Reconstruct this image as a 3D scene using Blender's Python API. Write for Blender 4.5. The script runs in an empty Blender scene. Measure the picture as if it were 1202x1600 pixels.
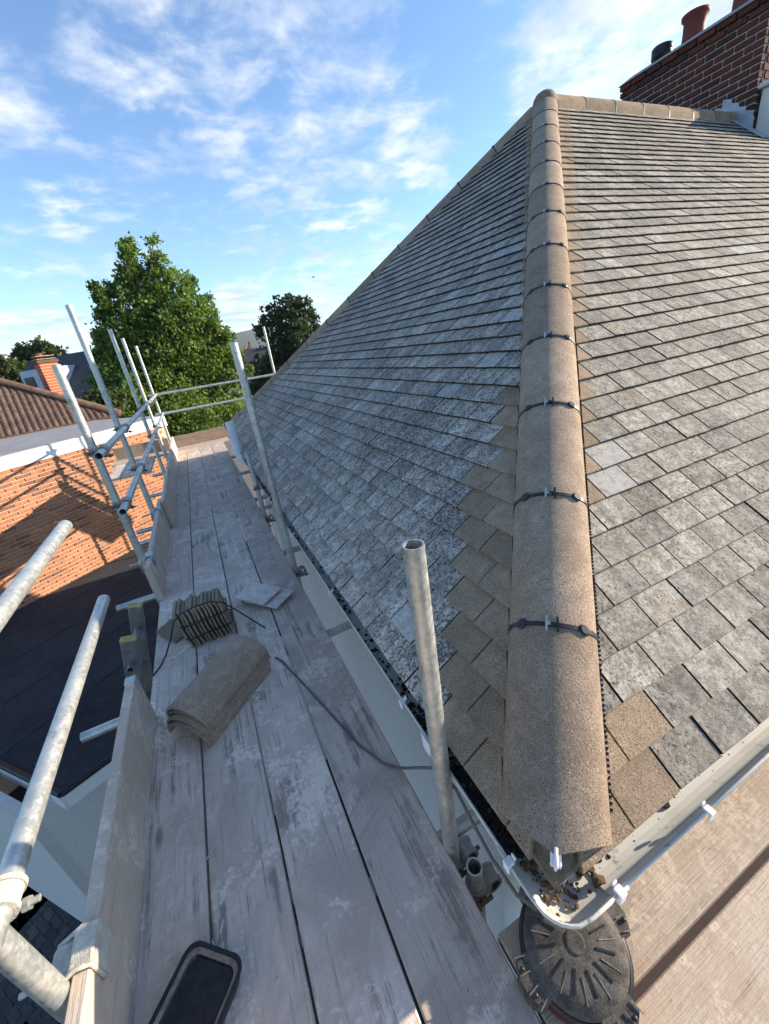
import bpy, bmesh, math, random
import numpy as np
from mathutils import Vector, Matrix

random.seed(7); rng = np.random.default_rng(7)
scene = bpy.context.scene
COL = scene.collection

# ------------------------------------------------------------------ camera
# the phone sits at the origin, 1.5 m above the scaffold deck; +Y runs along the
# deck, +X points at the house, +Z up.
CAM_R = Matrix(((0.8910688364957902, -0.29047096875965706, 0.34874481348668845),
                (-0.43202158982920247, -0.30730395355220835, 0.8478924613726853),
                (-0.13911748469364713, -0.9061958377961181, -0.39931870606509823)))
cam_d = bpy.data.cameras.new('camera'); cam = bpy.data.objects.new('camera', cam_d)
COL.objects.link(cam); scene.camera = cam
cam_d.sensor_fit = 'HORIZONTAL'; cam_d.sensor_width = 36.0
cam_d.lens = 620.0 / 1202.0 * 36.0
cam_d.clip_start = 0.02; cam_d.clip_end = 12000
m4 = Matrix.Identity(4)
for r_ in range(3):
    m4[r_][0] = CAM_R[r_][0]; m4[r_][1] = -CAM_R[r_][1]; m4[r_][2] = -CAM_R[r_][2]
cam.matrix_world = m4

# ------------------------------------------------------------------ light and sky
SUN_EL = math.radians(18.7); SUN_AZ = math.radians(-9.5)      # azimuth measured from +X
SUN_DIR = Vector((math.cos(SUN_EL) * math.cos(SUN_AZ), math.cos(SUN_EL) * math.sin(SUN_AZ), math.sin(SUN_EL)))
sun_d = bpy.data.lights.new('sun', 'SUN'); sun_d.energy = 4.0; sun_d.angle = math.radians(0.55)
sun_d.color = (1.0, 0.84, 0.66)
sun = bpy.data.objects.new('sun', sun_d); COL.objects.link(sun)
sun.rotation_euler = SUN_DIR.to_track_quat('Z', 'Y').to_euler()
scene.view_settings.view_transform = 'Standard'; scene.view_settings.look = 'None'
scene.view_settings.exposure = 1.42; scene.view_settings.gamma = 1.0
scene.view_settings.use_curve_mapping = False

def pix_ray(px, py):
    d = CAM_R @ Vector((px - 601.0, py - 800.0, 620.0)); return d.normalized()

def at(px, py, dist):                       # point on the sight line at a horizontal distance
    d = pix_ray(px, py); return d * (dist / math.hypot(d.x, d.y))

world = bpy.data.worlds.new('World'); scene.world = world; world.use_nodes = True
def build_world():
    nt = world.node_tree; nt.nodes.clear()
    L = nt.links.new
    def n(t, **k):
        o = nt.nodes.new(t)
        for a, b in k.items(): setattr(o, a, b)
        return o
    def math_(op, a, b=None, clamp=False):
        o = n('ShaderNodeMath', operation=op, use_clamp=clamp)
        for i, v in enumerate((a, b)):
            if v is None: continue
            if isinstance(v, (int, float)): o.inputs[i].default_value = v
            else: L(v, o.inputs[i])
        return o.outputs[0]
    sky = n('ShaderNodeTexSky', sky_type='NISHITA', sun_disc=False, sun_elevation=SUN_EL,
            sun_rotation=math.radians(90) - SUN_AZ, altitude=50, air_density=1.0, dust_density=0.3, ozone_density=3.8)
    bg = n('ShaderNodeBackground'); bg.inputs['Strength'].default_value = 0.112
    L(sky.outputs[0], bg.inputs[0])
    tc = n('ShaderNodeTexCoord'); D = tc.outputs['Generated']
    sep = n('ShaderNodeSeparateXYZ'); L(D, sep.inputs[0])
    zz = math_('MAXIMUM', math_('ADD', sep.outputs[2], 0.10), 0.03)
    cx = math_('DIVIDE', sep.outputs[0], zz); cy = math_('DIVIDE', sep.outputs[1], zz)
    cmb = n('ShaderNodeCombineXYZ'); L(cx, cmb.inputs[0]); L(cy, cmb.inputs[1])
    def noise(scale, detail, rough, dist=0.0, off=0.0):
        mp = n('ShaderNodeMapping'); mp.inputs['Location'].default_value = (off, off * .7, off * 1.3)
        L(cmb.outputs[0], mp.inputs[0])
        t = n('ShaderNodeTexNoise'); t.inputs['Scale'].default_value = scale; t.inputs['Detail'].default_value = detail
        t.inputs['Roughness'].default_value = rough; t.inputs['Distortion'].default_value = dist
        L(mp.outputs[0], t.inputs['Vector']); return t.outputs['Fac']
    fine = noise(4.6, 9, .60, .18, 3.1)
    big = noise(0.55, 3, .5, 0, 9.2)
    # banks of cloud as the photograph shows them (direction, half width in degrees, weight)
    banks = [((380, 60), 19, .40), ((440, 150), 13, .34), ((300, 190), 12, .26), ((240, 60), 12, .18), ((560, 245), 8, .36), ((650, 225), 5, .50),
             ((470, 290), 8, .24), ((975, 45), 11, .60), ((905, 95), 8, .46), ((1080, 15), 10, .58), ((5, 160), 6, .42), ((130, 360), 8, .32), ((60, 470), 9, .22),
             ((520, 380), 6, .40), ((590, 360), 5, .36), ((470, 430), 7, .32), ((380, 500), 5, .62), ((110, 535), 5, .55), ((20, 540), 5, .5), ((505, 475), 5, .50), ((780, 50), 3, .30), ((640, 180), 3, .2)]
    cov = None
    for (p, half, w) in banks:
        d = pix_ray(*p)
        vm = n('ShaderNodeVectorMath', operation='DOT_PRODUCT'); L(D, vm.inputs[0]); vm.inputs[1].default_value = d
        mr = n('ShaderNodeMapRange', interpolation_type='SMOOTHSTEP')
        L(vm.outputs['Value'], mr.inputs[0])
        mr.inputs[1].default_value = math.cos(math.radians(half * 1.25)); mr.inputs[2].default_value = math.cos(math.radians(half * .15))
        mr.inputs[3].default_value = 0; mr.inputs[4].default_value = w
        cov = mr.outputs[0] if cov is None else math_('MAXIMUM', cov, mr.outputs[0])
    # scattered cloud over the rest of the sky
    gen = n('ShaderNodeMapRange'); L(big, gen.inputs[0]); gen.inputs[1].default_value = .52; gen.inputs[2].default_value = .8
    gen.inputs[3].default_value = 0; gen.inputs[4].default_value = .5
    cov = math_('MAXIMUM', cov, gen.outputs[0])
    dens = math_('ADD', math_('MULTIPLY', fine, 1.5), math_('SUBTRACT', cov, 1.06))
    mr = n('ShaderNodeMapRange', interpolation_type='SMOOTHSTEP'); L(dens, mr.inputs[0])
    mr.inputs[1].default_value = -.12; mr.inputs[2].default_value = .46; mr.inputs[3].default_value = 0; mr.inputs[4].default_value = .88
    mask = math_('MULTIPLY', mr.outputs[0], math_('GREATER_THAN', sep.outputs[2], -.02))
    shade = noise(2.0, 5, .55, .2, 15.0)
    ramp = n('ShaderNodeMapRange'); L(shade, ramp.inputs[0]); ramp.inputs[1].default_value = .38; ramp.inputs[2].default_value = .62
    ccol = n('ShaderNodeMixRGB'); L(ramp.outputs[0], ccol.inputs[0])
    ccol.inputs[1].default_value = (.44, .52, .66, 1); ccol.inputs[2].default_value = (.80, .80, .80, 1)
    cb = n('ShaderNodeBackground'); cb.inputs['Strength'].default_value = .60; L(ccol.outputs[0], cb.inputs[0])
    mx = n('ShaderNodeMixShader'); L(mask, mx.inputs[0]); L(bg.outputs[0], mx.inputs[1]); L(cb.outputs[0], mx.inputs[2])
    out = n('ShaderNodeOutputWorld'); L(mx.outputs[0], out.inputs[0])
build_world()

# ------------------------------------------------------------------ object helpers
WLOC = {}
def tag(o, label=None, cat=None, group=None, kind=None):
    if label: o['label'] = label
    if cat: o['category'] = cat
    if group: o['group'] = group
    if kind: o['kind'] = kind
    return o

def adopt(o, parent):
    o.parent = parent
    o.matrix_parent_inverse = Matrix.Translation(-WLOC[parent.name])

def empty(name, loc, label, cat, group=None):
    o = bpy.data.objects.new(name, None); COL.objects.link(o)
    o.location = loc; WLOC[o.name] = Vector(loc); o.empty_display_size = .1
    return tag(o, label, cat, group)

def nrm(a):
    a = Vector(a); return a.normalized()

def frame(d):
    d = nrm(d); a = Vector((0, 0, 1)) if abs(d.z) < .9 else Vector((1, 0, 0))
    u = d.cross(a).normalized(); v = u.cross(d).normalized(); return u, v, d      # u x d.. orthonormal

class MB:
    def __init__(s): s.v = []; s.f = []; s.mi = []; s.sm = []
    def add(s, verts, faces, mi=0, sm=False):
        b = len(s.v); s.v += [tuple(p) for p in verts]
        for f in faces: s.f.append(tuple(b + i for i in f)); s.mi.append(mi); s.sm.append(sm)
        return s
    def hexa(s, p, mi=0):                   # 8 points: bottom 4 ccw, top 4 ccw
        return s.add(p, [(3, 2, 1, 0), (4, 5, 6, 7), (0, 1, 5, 4), (1, 2, 6, 5), (2, 3, 7, 6), (3, 0, 4, 7)], mi)
    def box(s, c, size, M=None, mi=0):
        x, y, z = (k / 2 for k in size); c = Vector(c)
        p = [(-x, -y, -z), (x, -y, -z), (x, y, -z), (-x, y, -z), (-x, -y, z), (x, -y, z), (x, y, z), (-x, y, z)]
        p = [(M @ Vector(q) if M else Vector(q)) + c for q in p]
        return s.hexa(p, mi)
    def bbox(s, c, size, b=.004, M=None, mi=0):   # box with chamfered edges
        bm = bmesh.new(); bmesh.ops.create_cube(bm, size=1.0)
        for q in bm.verts: q.co = Vector((q.co.x * size[0], q.co.y * size[1], q.co.z * size[2]))
        bmesh.ops.bevel(bm, geom=list(bm.edges), offset=b, segments=1, affect='EDGES')
        c = Vector(c); bm.verts.index_update()
        s.add([(M @ q.co if M else q.co) + c for q in bm.verts], [[q.index for q in f.verts] for f in bm.faces], mi)
        bm.free(); return s
    def tube(s, a, b, r, ri=None, seg=20, mi=0, caps=True, r2=None):
        a = Vector(a); b = Vector(b); u, v, d = frame(b - a); r2 = r2 or r
        def ring(c, rr): return [c + u * (rr * math.cos(2 * math.pi * i / seg)) + v * (rr * math.sin(2 * math.pi * i / seg)) for i in range(seg)]
        nx = lambda i: (i + 1) % seg
        s.add(ring(a, r) + ring(b, r2), [(nx(i), i, seg + i, seg + nx(i)) for i in range(seg)], mi, True)
        if ri:
            s.add(ring(a, ri) + ring(b, ri), [(i, nx(i), seg + nx(i), seg + i) for i in range(seg)], mi, True)
            s.add(ring(a, r) + ring(a, ri), [(i, nx(i), seg + nx(i), seg + i) for i in range(seg)], mi)
            s.add(ring(b, r2) + ring(b, ri), [(nx(i), i, seg + i, seg + nx(i)) for i in range(seg)], mi)
        elif caps:
            s.add(ring(a, r), [tuple(range(seg))], mi); s.add(ring(b, r2), [tuple(reversed(range(seg)))], mi)
        return s
    def path(s, pts, r, seg=8, mi=0):
        pts = [Vector(p) for p in pts]; rings = []
        for i, p in enumerate(pts):
            d = pts[min(i + 1, len(pts) - 1)] - pts[max(i - 1, 0)]
            u, v, d = frame(d)
            if rings:                        # keep the frame from flipping
                pu = prev - d * prev.dot(d); u = pu.normalized(); v = u.cross(d)
            prev = u
            rr = r[i] if isinstance(r, (list, tuple)) else r
            rings.append([p + u * (rr * math.cos(2 * math.pi * k / seg)) + v * (rr * math.sin(2 * math.pi * k / seg)) for k in range(seg)])
        vs = [q for R in rings for q in R]; fs = []
        for i in range(len(pts) - 1):
            for k in range(seg):
                a = i * seg + k; b = i * seg + (k + 1) % seg
                fs.append((a, b, b + seg, a + seg))
        fs.append(tuple(reversed(range(seg)))); e = (len(pts) - 1) * seg; fs.append(tuple(e + k for k in range(seg)))
        return s.add(vs, fs, mi, True)
    def rev(s, prof, c, axis=(0, 0, 1), seg=28, mi=0, sm=True, sc=(1, 1)):   # profile [(r, h)]
        u, v, d = frame(axis); c = Vector(c); vs = []
        for (r, h) in prof:
            for i in range(seg):
                t = 2 * math.pi * i / seg
                vs.append(c + u * (r * sc[0] * math.cos(t)) + v * (r * sc[1] * math.sin(t)) + d * h)
        fs = []
        for j in range(len(prof) - 1):
            for i in range(seg):
                a = j * seg + i; b = j * seg + (i + 1) % seg
                fs.append((a, a + seg, b + seg, b))
        return s.add(vs, fs, mi, sm)
    def mesh(s, name, mats):
        me = bpy.data.meshes.new(name); me.from_pydata(s.v, [], s.f)
        for m in (mats if isinstance(mats, (list, tuple)) else [mats]): me.materials.append(m)
        me.polygons.foreach_set('material_index', s.mi); me.polygons.foreach_set('use_smooth', s.sm)
        me.update(); return me
    def build(s, name, mats, parent=None, label=None, cat=None, group=None, kind=None):
        lo = np.min(np.array(s.v), axis=0); hi = np.max(np.array(s.v), axis=0)
        loc = Vector(((lo[0] + hi[0]) / 2, (lo[1] + hi[1]) / 2, lo[2])) if parent is None else Vector((0, 0, 0))
        if parent is None: s.v = [(a - loc.x, b - loc.y, c - loc.z) for (a, b, c) in s.v]
        o = bpy.data.objects.new(name, s.mesh(name, mats)); COL.objects.link(o)
        o.location = loc; WLOC[o.name] = loc.copy()
        if parent is not None: adopt(o, parent)
        return tag(o, label, cat, group, kind)

def inst(name, me, M, parent, tint=None):
    o = bpy.data.objects.new(name, me); COL.objects.link(o)
    adopt(o, parent); o.matrix_basis = M; WLOC[o.name] = Vector((0, 0, 0))
    if tint is not None: o['tint'] = float(tint)
    return o

# ------------------------------------------------------------------ materials
class NT:
    def __init__(s, name):
        s.m = bpy.data.materials.new(name); s.m.use_nodes = True; s.t = s.m.node_tree
        s.b = s.t.nodes['Principled BSDF']; s.b.inputs['Specular IOR Level'].default_value = .35
        s.geo = None
    def L(s, a, b): s.t.links.new(a, b)
    def n(s, ty, **k):
        o = s.t.nodes.new(ty)
        for a, b in k.items(): setattr(o, a, b)
        return o
    def pos(s, scale=(1, 1, 1), off=None):
        g = s.n('ShaderNodeNewGeometry'); mp = s.n('ShaderNodeMapping'); s.L(g.outputs['Position'], mp.inputs[0])
        mp.inputs['Scale'].default_value = scale
        if off is not None: s.L(off, mp.inputs['Location'])
        return mp.outputs[0]
    def tint(s):
        a = s.n('ShaderNodeAttribute', attribute_type='OBJECT', attribute_name='tint')
        b = s.n('ShaderNodeAttribute', attribute_type='GEOMETRY', attribute_name='tintf')
        return s.math('ADD', a.outputs['Fac'], b.outputs['Fac'])
    def math(s, op, a, b=None, clamp=False):
        o = s.n('ShaderNodeMath', operation=op, use_clamp=clamp)
        for i, v in enumerate((a, b)):
            if v is None: continue
            if isinstance(v, (int, float)): o.inputs[i].default_value = v
            else: s.L(v, o.inputs[i])
        return o.outputs[0]
    def noise(s, vec, scale, detail=4, rough=.55, dist=0):
        t = s.n('ShaderNodeTexNoise'); s.L(vec, t.inputs['Vector'])
        for k, v in (('Scale', scale), ('Detail', detail), ('Roughness', rough), ('Distortion', dist)): t.inputs[k].default_value = v
        return t.outputs['Fac']
    def ramp(s, f, lo, hi, a=0.0, b=1.0):
        r = s.n('ShaderNodeMapRange', interpolation_type='SMOOTHSTEP'); s.L(f, r.inputs[0])
        for i, v in enumerate((lo, hi, a, b)): r.inputs[i + 1].default_value = v
        return r.outputs[0]
    def mix(s, f, a, b, mode='MIX'):
        o = s.n('ShaderNodeMixRGB', blend_type=mode)
        for i, v in enumerate((f, a, b)):
            if isinstance(v, (int, float)): o.inputs[i].default_value = v
            elif isinstance(v, tuple): o.inputs[i].default_value = (*v, 1)
            else: s.L(v, o.inputs[i])
        return o.outputs[0]
    def scale(s, col, f):
        o = s.n('ShaderNodeVectorMath', operation='SCALE'); s.L(col, o.inputs[0])
        if isinstance(f, (int, float)): o.inputs['Scale'].default_value = f
        else: s.L(f, o.inputs['Scale'])
        return o.outputs[0]
    def done(s, col=None, rough=.8, metal=0, bump=None, bs=.3, bd=.002):
        if col is not None:
            if isinstance(col, tuple): s.b.inputs['Base Color'].default_value = (*col, 1)
            else: s.L(col, s.b.inputs['Base Color'])
        if isinstance(rough, (int, float)): s.b.inputs['Roughness'].default_value = rough
        else: s.L(rough, s.b.inputs['Roughness'])
        s.b.inputs['Metallic'].default_value = metal
        if bump is not None:
            bp = s.n('ShaderNodeBump'); bp.inputs['Strength'].default_value = bs; bp.inputs['Distance'].default_value = bd
            s.L(bump, bp.inputs['Height']); s.L(bp.outputs[0], s.b.inputs['Normal'])
        return s.m

def plain(name, c, rough=.7, metal=0, var=.25, sc=8.0, bump=.2, bd=.002):
    k = NT(name); p = k.pos(); f = k.noise(p, sc, 6, .6); g = k.noise(p, sc * 9, 3)
    f2 = k.math('ADD', k.math('MULTIPLY', f, .65), k.math('MULTIPLY', g, .35))
    col = k.mix(k.ramp(f2, .3, .7), tuple(x * (1 - var) for x in c), tuple(min(1, x * (1 + var)) for x in c))
    return k.done(col, rough, metal, g, bump, bd)

def old_tile(name, dark, light, lichen, brown, tv=(.7, 1.24), run=(9, 2.2, 2.2)):
    k = NT(name); t = k.tint()
    off = k.n('ShaderNodeCombineXYZ')
    for i, q in enumerate((37., 61., 83.)): k.L(k.math('MULTIPLY', t, q), off.inputs[i])
    p = k.pos((1, 1, 1), off.outputs[0])
    pw = k.pos()
    a = k.noise(p, 26, 8, .68); b = k.noise(p, 95, 4, .65); c = k.noise(p, 88, 6, .7, .2); d = k.noise(p, 210, 2)
    big = k.noise(pw, 1.3, 4, .6)
    col = k.mix(k.ramp(k.math('ADD', k.math('MULTIPLY', a, .6), k.math('MULTIPLY', b, .4)), .36, .64), dark, light)
    col = k.mix(k.ramp(k.noise(p, 9, 3), .45, .7, 0, .55), col, brown)
    tf = k.math('FRACT', k.math('MULTIPLY', t, 7.31))
    col = k.scale(col, k.ramp(tf, 0, 1, tv[0], tv[1]))
    col = k.mix(k.ramp(b, .62, .72, 0, .55), col, (.56, .56, .52))                     # pale crusty lichen
    lv = k.math('ADD', k.math('MULTIPLY', c, .8), k.math('MULTIPLY', big, .25))
    col = k.mix(k.ramp(lv, .60 - lichen, .66 - lichen * .8, 0, .78), col, (.040, .038, .035))   # black lichen spots
    col = k.mix(k.ramp(d, .60, .7, 0, .6), col, (.05, .05, .045))
    st = k.noise(k.pos(run), 1.5, 7, .7, .4)
    col = k.scale(col, k.ramp(st, .32, .68, .72, 1.16))
    # a few tiles scraped or whitened (tint above 1)
    white = k.math('MULTIPLY', k.ramp(t, 1.0, 1.02), k.ramp(a, .3, .5, .35, .95))
    col = k.mix(k.math('MULTIPLY', white, .55), col, (.47, .46, .44))
    return k.done(col, .92, 0, k.math('ADD', k.math('MULTIPLY', b, .7), d), .55, .004)

def granule(name, c, c2):
    k = NT(name); t = k.tint(); p = k.pos()
    a = k.noise(p, 420, 2, .6); b = k.noise(p, 150, 3, .6); d = k.noise(p, 7, 5)
    col = k.mix(k.ramp(d, .35, .65), c, c2)
    col = k.scale(col, k.ramp(k.math('FRACT', k.math('MULTIPLY', t, 5.7)), 0, 1, .80, 1.14))
    col = k.scale(col, k.ramp(k.noise(p, 22, 6, .7, .4), .3, .7, .82, 1.14))
    col = k.mix(k.ramp(a, .47, .38, 0, .8), col, tuple(x * .32 for x in c))
    col = k.mix(k.ramp(k.noise(p, 210, 2, .5), .46, .37, 0, .62), col, tuple(x * .42 for x in c))
    col = k.mix(k.ramp(b, .57, .72, 0, .4), col, tuple(min(1, x * 1.75) for x in c2))
    return k.done(col, .95, 0, k.math('ADD', a, b), .9, .004)

def wood(name, axis, dust, dark, warm, stain=.5):
    k = NT(name); t = k.tint()
    off = k.n('ShaderNodeCombineXYZ')
    for i, q in enumerate((17., 29., 11.)): k.L(k.math('MULTIPLY', t, q), off.inputs[i])
    st = (.55, 14, 14) if axis == 'X' else ((14, .55, 14) if axis == 'Y' else (14, 14, .55))
    p = k.pos(st, off.outputs[0]); w = k.pos((1, 1, 1), off.outputs[0])
    grain = k.noise(p, 5.5, 7, .65, .2); fib = k.noise(p, 18, 4, .6)
    patch = k.noise(w, 3.0, 7, .68, .8); sp = k.noise(w, 60, 4, .6); scr = k.noise(p, 2.4, 8, .72, .7)
    col = k.mix(k.ramp(patch, .38, .62), warm, dust)
    col = k.mix(k.ramp(k.math('ADD', k.math('MULTIPLY', patch, .5), k.math('MULTIPLY', scr, .5)), .52, .61, 0, stain), col, dark)
    pale = k.noise(w, 2.1, 8, .75, 1.2)
    col = k.mix(k.ramp(k.math('ADD', k.math('MULTIPLY', pale, .7), k.math('MULTIPLY', sp, .3)), .52, .60, 0, .75), col, tuple(min(1, x * 1.3) for x in dust))
    col = k.mix(k.ramp(grain, .56, .72, 0, .5), col, dark)
    col = k.mix(k.ramp(fib, .69, .74, 0, .6), col, tuple(x * .4 for x in dark))
    col = k.mix(k.ramp(sp, .66, .72, 0, .5), col, tuple(x * .5 for x in dark))
    kp = k.pos((3.2, 1.1, 3.2) if axis == 'Y' else (1.1, 3.2, 3.2), off.outputs[0])
    vo = k.n('ShaderNodeTexVoronoi'); k.L(kp, vo.inputs['Vector']); vo.inputs['Scale'].default_value = 1.0
    col = k.mix(k.ramp(vo.outputs['Distance'], .075, .03, 0, .75), col, tuple(x * .6 for x in dark))
    col = k.scale(col, k.ramp(k.math('FRACT', k.math('MULTIPLY', t, 3.3)), 0, 1, .88, 1.1))
    return k.done(col, .85, 0, k.math('ADD', k.math('ADD', grain, fib), k.math('MULTIPLY', sp, .6)), .6, .005)

def brick_mat(name, c1, c2, c3):
    k = NT(name); t = k.tint(); p = k.pos()
    r1 = k.math('FRACT', k.math('MULTIPLY', t, 3.77)); r2 = k.math('FRACT', k.math('MULTIPLY', t, 9.13))
    col = k.mix(r1, c1, c2); col = k.mix(k.ramp(r2, .74, .9), col, c3)
    col = k.scale(col, k.ramp(k.noise(p, 30, 5, .65), .3, .7, .8, 1.15))
    col = k.scale(col, k.ramp(k.noise(p, 1.6, 6, .7, .5), .3, .7, .74, 1.14))
    return k.done(col, .9, 0, k.noise(p, 120, 3), .5, .003)

def galv(name, base, dirt, pale):
    k = NT(name); p = k.pos(); a = k.noise(p, 9, 6, .65, .5); b = k.noise(p, 70, 4, .7)
    col = k.mix(k.ramp(k.math('ADD', k.math('MULTIPLY', a, .6), k.math('MULTIPLY', b, .4)), .36, .62), base, pale)
    col = k.mix(k.ramp(k.noise(p, 26, 6, .7, .6), .56, .68, 0, .7), col, dirt)
    k.b.inputs['Specular IOR Level'].default_value = .5
    return k.done(col, k.ramp(b, .3, .7, .34, .56), .7, b, .15, .001)

def pvc(name, c, dirt, amt):
    k = NT(name); p = k.pos(); a = k.noise(p, 14, 8, .72, .4); b = k.noise(p, 90, 3)
    f = k.math('ADD', k.math('MULTIPLY', a, .75), k.math('MULTIPLY', b, .25))
    col = k.mix(k.ramp(f, .64 - amt, .72 - amt * .6, 0, .85), c, dirt)
    col = k.mix(k.ramp(k.noise(p, 6, 5), .4, .7, 0, .35), col, tuple(x * .7 for x in c))
    return k.done(col, .45, 0, b, .1, .001)

def leaf_mat(name, a, b, tr=.35):
    k = NT(name); at_ = k.n('ShaderNodeAttribute', attribute_type='GEOMETRY', attribute_name='tintf')
    col = k.mix(at_.outputs['Fac'], a, b); k.L(col, k.b.inputs['Base Color']); k.b.inputs['Roughness'].default_value = .5
    tl = k.n('ShaderNodeBsdfTranslucent'); k.L(k.mix(1.0, col, (1.25, 1.3, .7), 'MULTIPLY'), tl.inputs[0])
    mx = k.n('ShaderNodeMixShader'); mx.inputs[0].default_value = tr
    k.L(k.b.outputs[0], mx.inputs[1]); k.L(tl.outputs[0], mx.inputs[2])
    k.L(mx.outputs[0], k.t.nodes['Material Output'].inputs[0]); return k.m

M = {}
M['tile_shade'] = old_tile('weathered tile, mossy side', (.24, .21, .175), (.66, .59, .50), .08, (.31, .27, .22), (.82, 1.12), (2.2, 9, 2.2))  # heavier lichen; base colour warmed and paled against the cool shade here
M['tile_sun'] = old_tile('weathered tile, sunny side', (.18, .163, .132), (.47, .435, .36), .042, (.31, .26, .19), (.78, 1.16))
M['tile_edge'] = plain('mossy shadow-line tile edge', (.032, .030, .026), .95, 0, .5, 60, .6)  # near-black edge carries moss and painted shadow between the courses
M['tile_new'] = granule('new sand faced tile', (.34, .255, .17), (.42, .32, .22))
M['hip_new'] = granule('sand faced hip tile', (.375, .28, .195), (.445, .34, .245))
M['deck_y'] = wood('dusty scaffold board', 'Y', (.66, .555, .46), (.22, .18, .145), (.47, .385, .315), .8)
M['deck_x'] = wood('dusty scaffold board, front lift', 'X', (.56, .465, .365), (.25, .185, .13), (.48, .38, .28), .4)
M['toe'] = wood('toe board timber', 'Y', (.68, .56, .44), (.33, .26, .195), (.60, .47, .355), .5)
M['toe_x'] = wood('toe board timber across', 'X', (.32, .25, .19), (.16, .12, .09), (.26, .19, .14), .4)
M['galv'] = galv('galvanised tube', (.40, .42, .40), (.28, .26, .21), (.66, .67, .62))
M['galv_near'] = galv('galvanised tube with plaster splashes', (.46, .49, .47), (.34, .31, .24), (.68, .68, .62))
M['coupler'] = galv('forged coupler', (.26, .27, .27), (.17, .14, .10), (.42, .42, .40))
M['coupler_near'] = plain('plaster caked coupler', (.50, .47, .39), .9, 0, .3, 25, .6, .004)
M['rust'] = plain('dull steel bolt', (.17, .14, .11), .6, .4, .4, 60)
M['pvc_dirty'] = pvc('weathered white plastic gutter', (.56, .56, .52), (.15, .135, .11), .075)
M['pvc'] = pvc('white plastic', (.80, .80, .79), (.55, .53, .5), -.03)
M['moss'] = plain('gutter moss', (.035, .033, .028), .95, 0, .5, 60, .8, .004)
M['bedding'] = plain('brown mortar bedding', (.14, .115, .09), .95, 0, .4, 50, .8, .004)
M['gap_shade'] = plain('dark gap shade', (.085, .045, .035), .9, 0, .3, 12)  # dark colour standing in for shade seen between the front boards
M['leaf_litter'] = plain('dead leaves', (.13, .085, .045), .9, 0, .5, 60, .8, .004)
M['black'] = plain('black plastic', (.018, .019, .022), .45, 0, .3, 30, .15)
M['gloss'] = plain('glossy black plastic', (.016, .018, .022), .22, 0, .5, 40, .05)
M['black_clip'] = plain('black clip plastic', (.03, .03, .034), .4, 0, .2, 60, .1)
M['silver'] = plain('bright clip metal', (.55, .55, .53), .35, .6, .15, 80, .1)
M['dusty_black'] = plain('dusty black plastic', (.085, .078, .066), .8, 0, .7, 26, .5)
M['dust'] = plain('cement dust on plastic', (.20, .185, .165), .9, 0, .45, 50, .6)
M['red'] = plain('dark red plastic', (.22, .018, .015), .4, 0, .25, 40, .1)
M['render'] = plain('white pebble render', (.74, .71, .66), .95, 0, .14, 60, 1.0, .006)
M['white_paint'] = plain('white painted board', (.78, .78, .76), .5, 0, .06, 4, .05)
M['mortar'] = plain('mortar', (.52, .42, .31), .95, 0, .2, 40, .6)
M['mortar_dark'] = plain('old grey mortar', (.36, .32, .28), .95, 0, .25, 40, .6)
M['brick_orange'] = brick_mat('orange brick', (.46, .205, .105), (.40, .165, .085), (.25, .11, .065))
M['brick_red'] = brick_mat('dark red brick', (.115, .033, .022), (.085, .027, .02), (.055, .026, .022))
M['brick_far'] = brick_mat('far red brick', (.42, .14, .065), (.36, .11, .055), (.24, .08, .05))
M['lead'] = plain('lead flashing', (.36, .38, .41), .55, .3, .22, 9, .3)
M['terracotta'] = plain('red clay pot', (.15, .04, .03), .7, 0, .2, 14, .3)
M['felt_lap'] = plain('felt lap', (.034, .038, .047), .95, 0, .3, 3)
M['felt'] = plain('black roofing felt', (.034, .036, .042), .95, 0, .4, 1.2, .5, .01)
M['flat_grey'] = plain('grey flat roofing', (.27, .27, .275), .8, 0, .12, 2, .2)
M['pantile'] = plain('brown concrete pantile', (.115, .072, .052), .9, 0, .45, 5, .6, .006)
M['paver'] = brick_mat('grey block paving', (.085, .082, .08), (.06, .06, .064), (.11, .10, .09))
M['joint'] = plain('paving joint sand', (.035, .034, .036), .95, 0, .3, 50)
M['cable'] = plain('grey rubber cable', (.11, .11, .112), .6, 0, .2, 30, .1)
M['cord'] = plain('black strap', (.02, .02, .02), .6, 0, .2, 30, .1)
M['yellow'] = plain('yellow end cap', (.42, .34, .12), .7, 0, .35, 30, .3)
M['alu'] = galv('ladder aluminium', (.20, .20, .195), (.11, .10, .09), (.31, .31, .30))
M['bark'] = plain('bark', (.09, .07, .05), .95, 0, .3, 12, .8)
M['slate'] = plain('dark slate roof', (.06, .06, .065), .85, 0, .2, 3)
M['redroof'] = plain('red tiled roof', (.30, .13, .085), .9, 0, .2, 1)
M['glass'] = plain('dark window glass', (.03, .04, .05), .12, 0, .2, 3, .02)
M['cladding'] = plain('pale grey cladding', (.50, .54, .60), .6, 0, .06, 3, .05)
M['ground'] = plain('garden ground', (.055, .070, .035), .95, 0, .4, .08, .3)
M['hill'] = plain('wooded hill', (.040, .058, .030), .95, 0, .5, .02, .3)
M['grey_paving'] = plain('grey concrete', (.16, .155, .15), .9, 0, .2, 5)
M['leaf'] = leaf_mat('poplar leaf', (.045, .095, .018), (.22, .325, .075), .45)
M['leaf_dark'] = leaf_mat('dark leaf', (.022, .042, .014), (.055, .085, .028))
M['leaf_olive'] = leaf_mat('olive leaf', (.035, .055, .018), (.10, .125, .04))

GZ = -6.8
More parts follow.
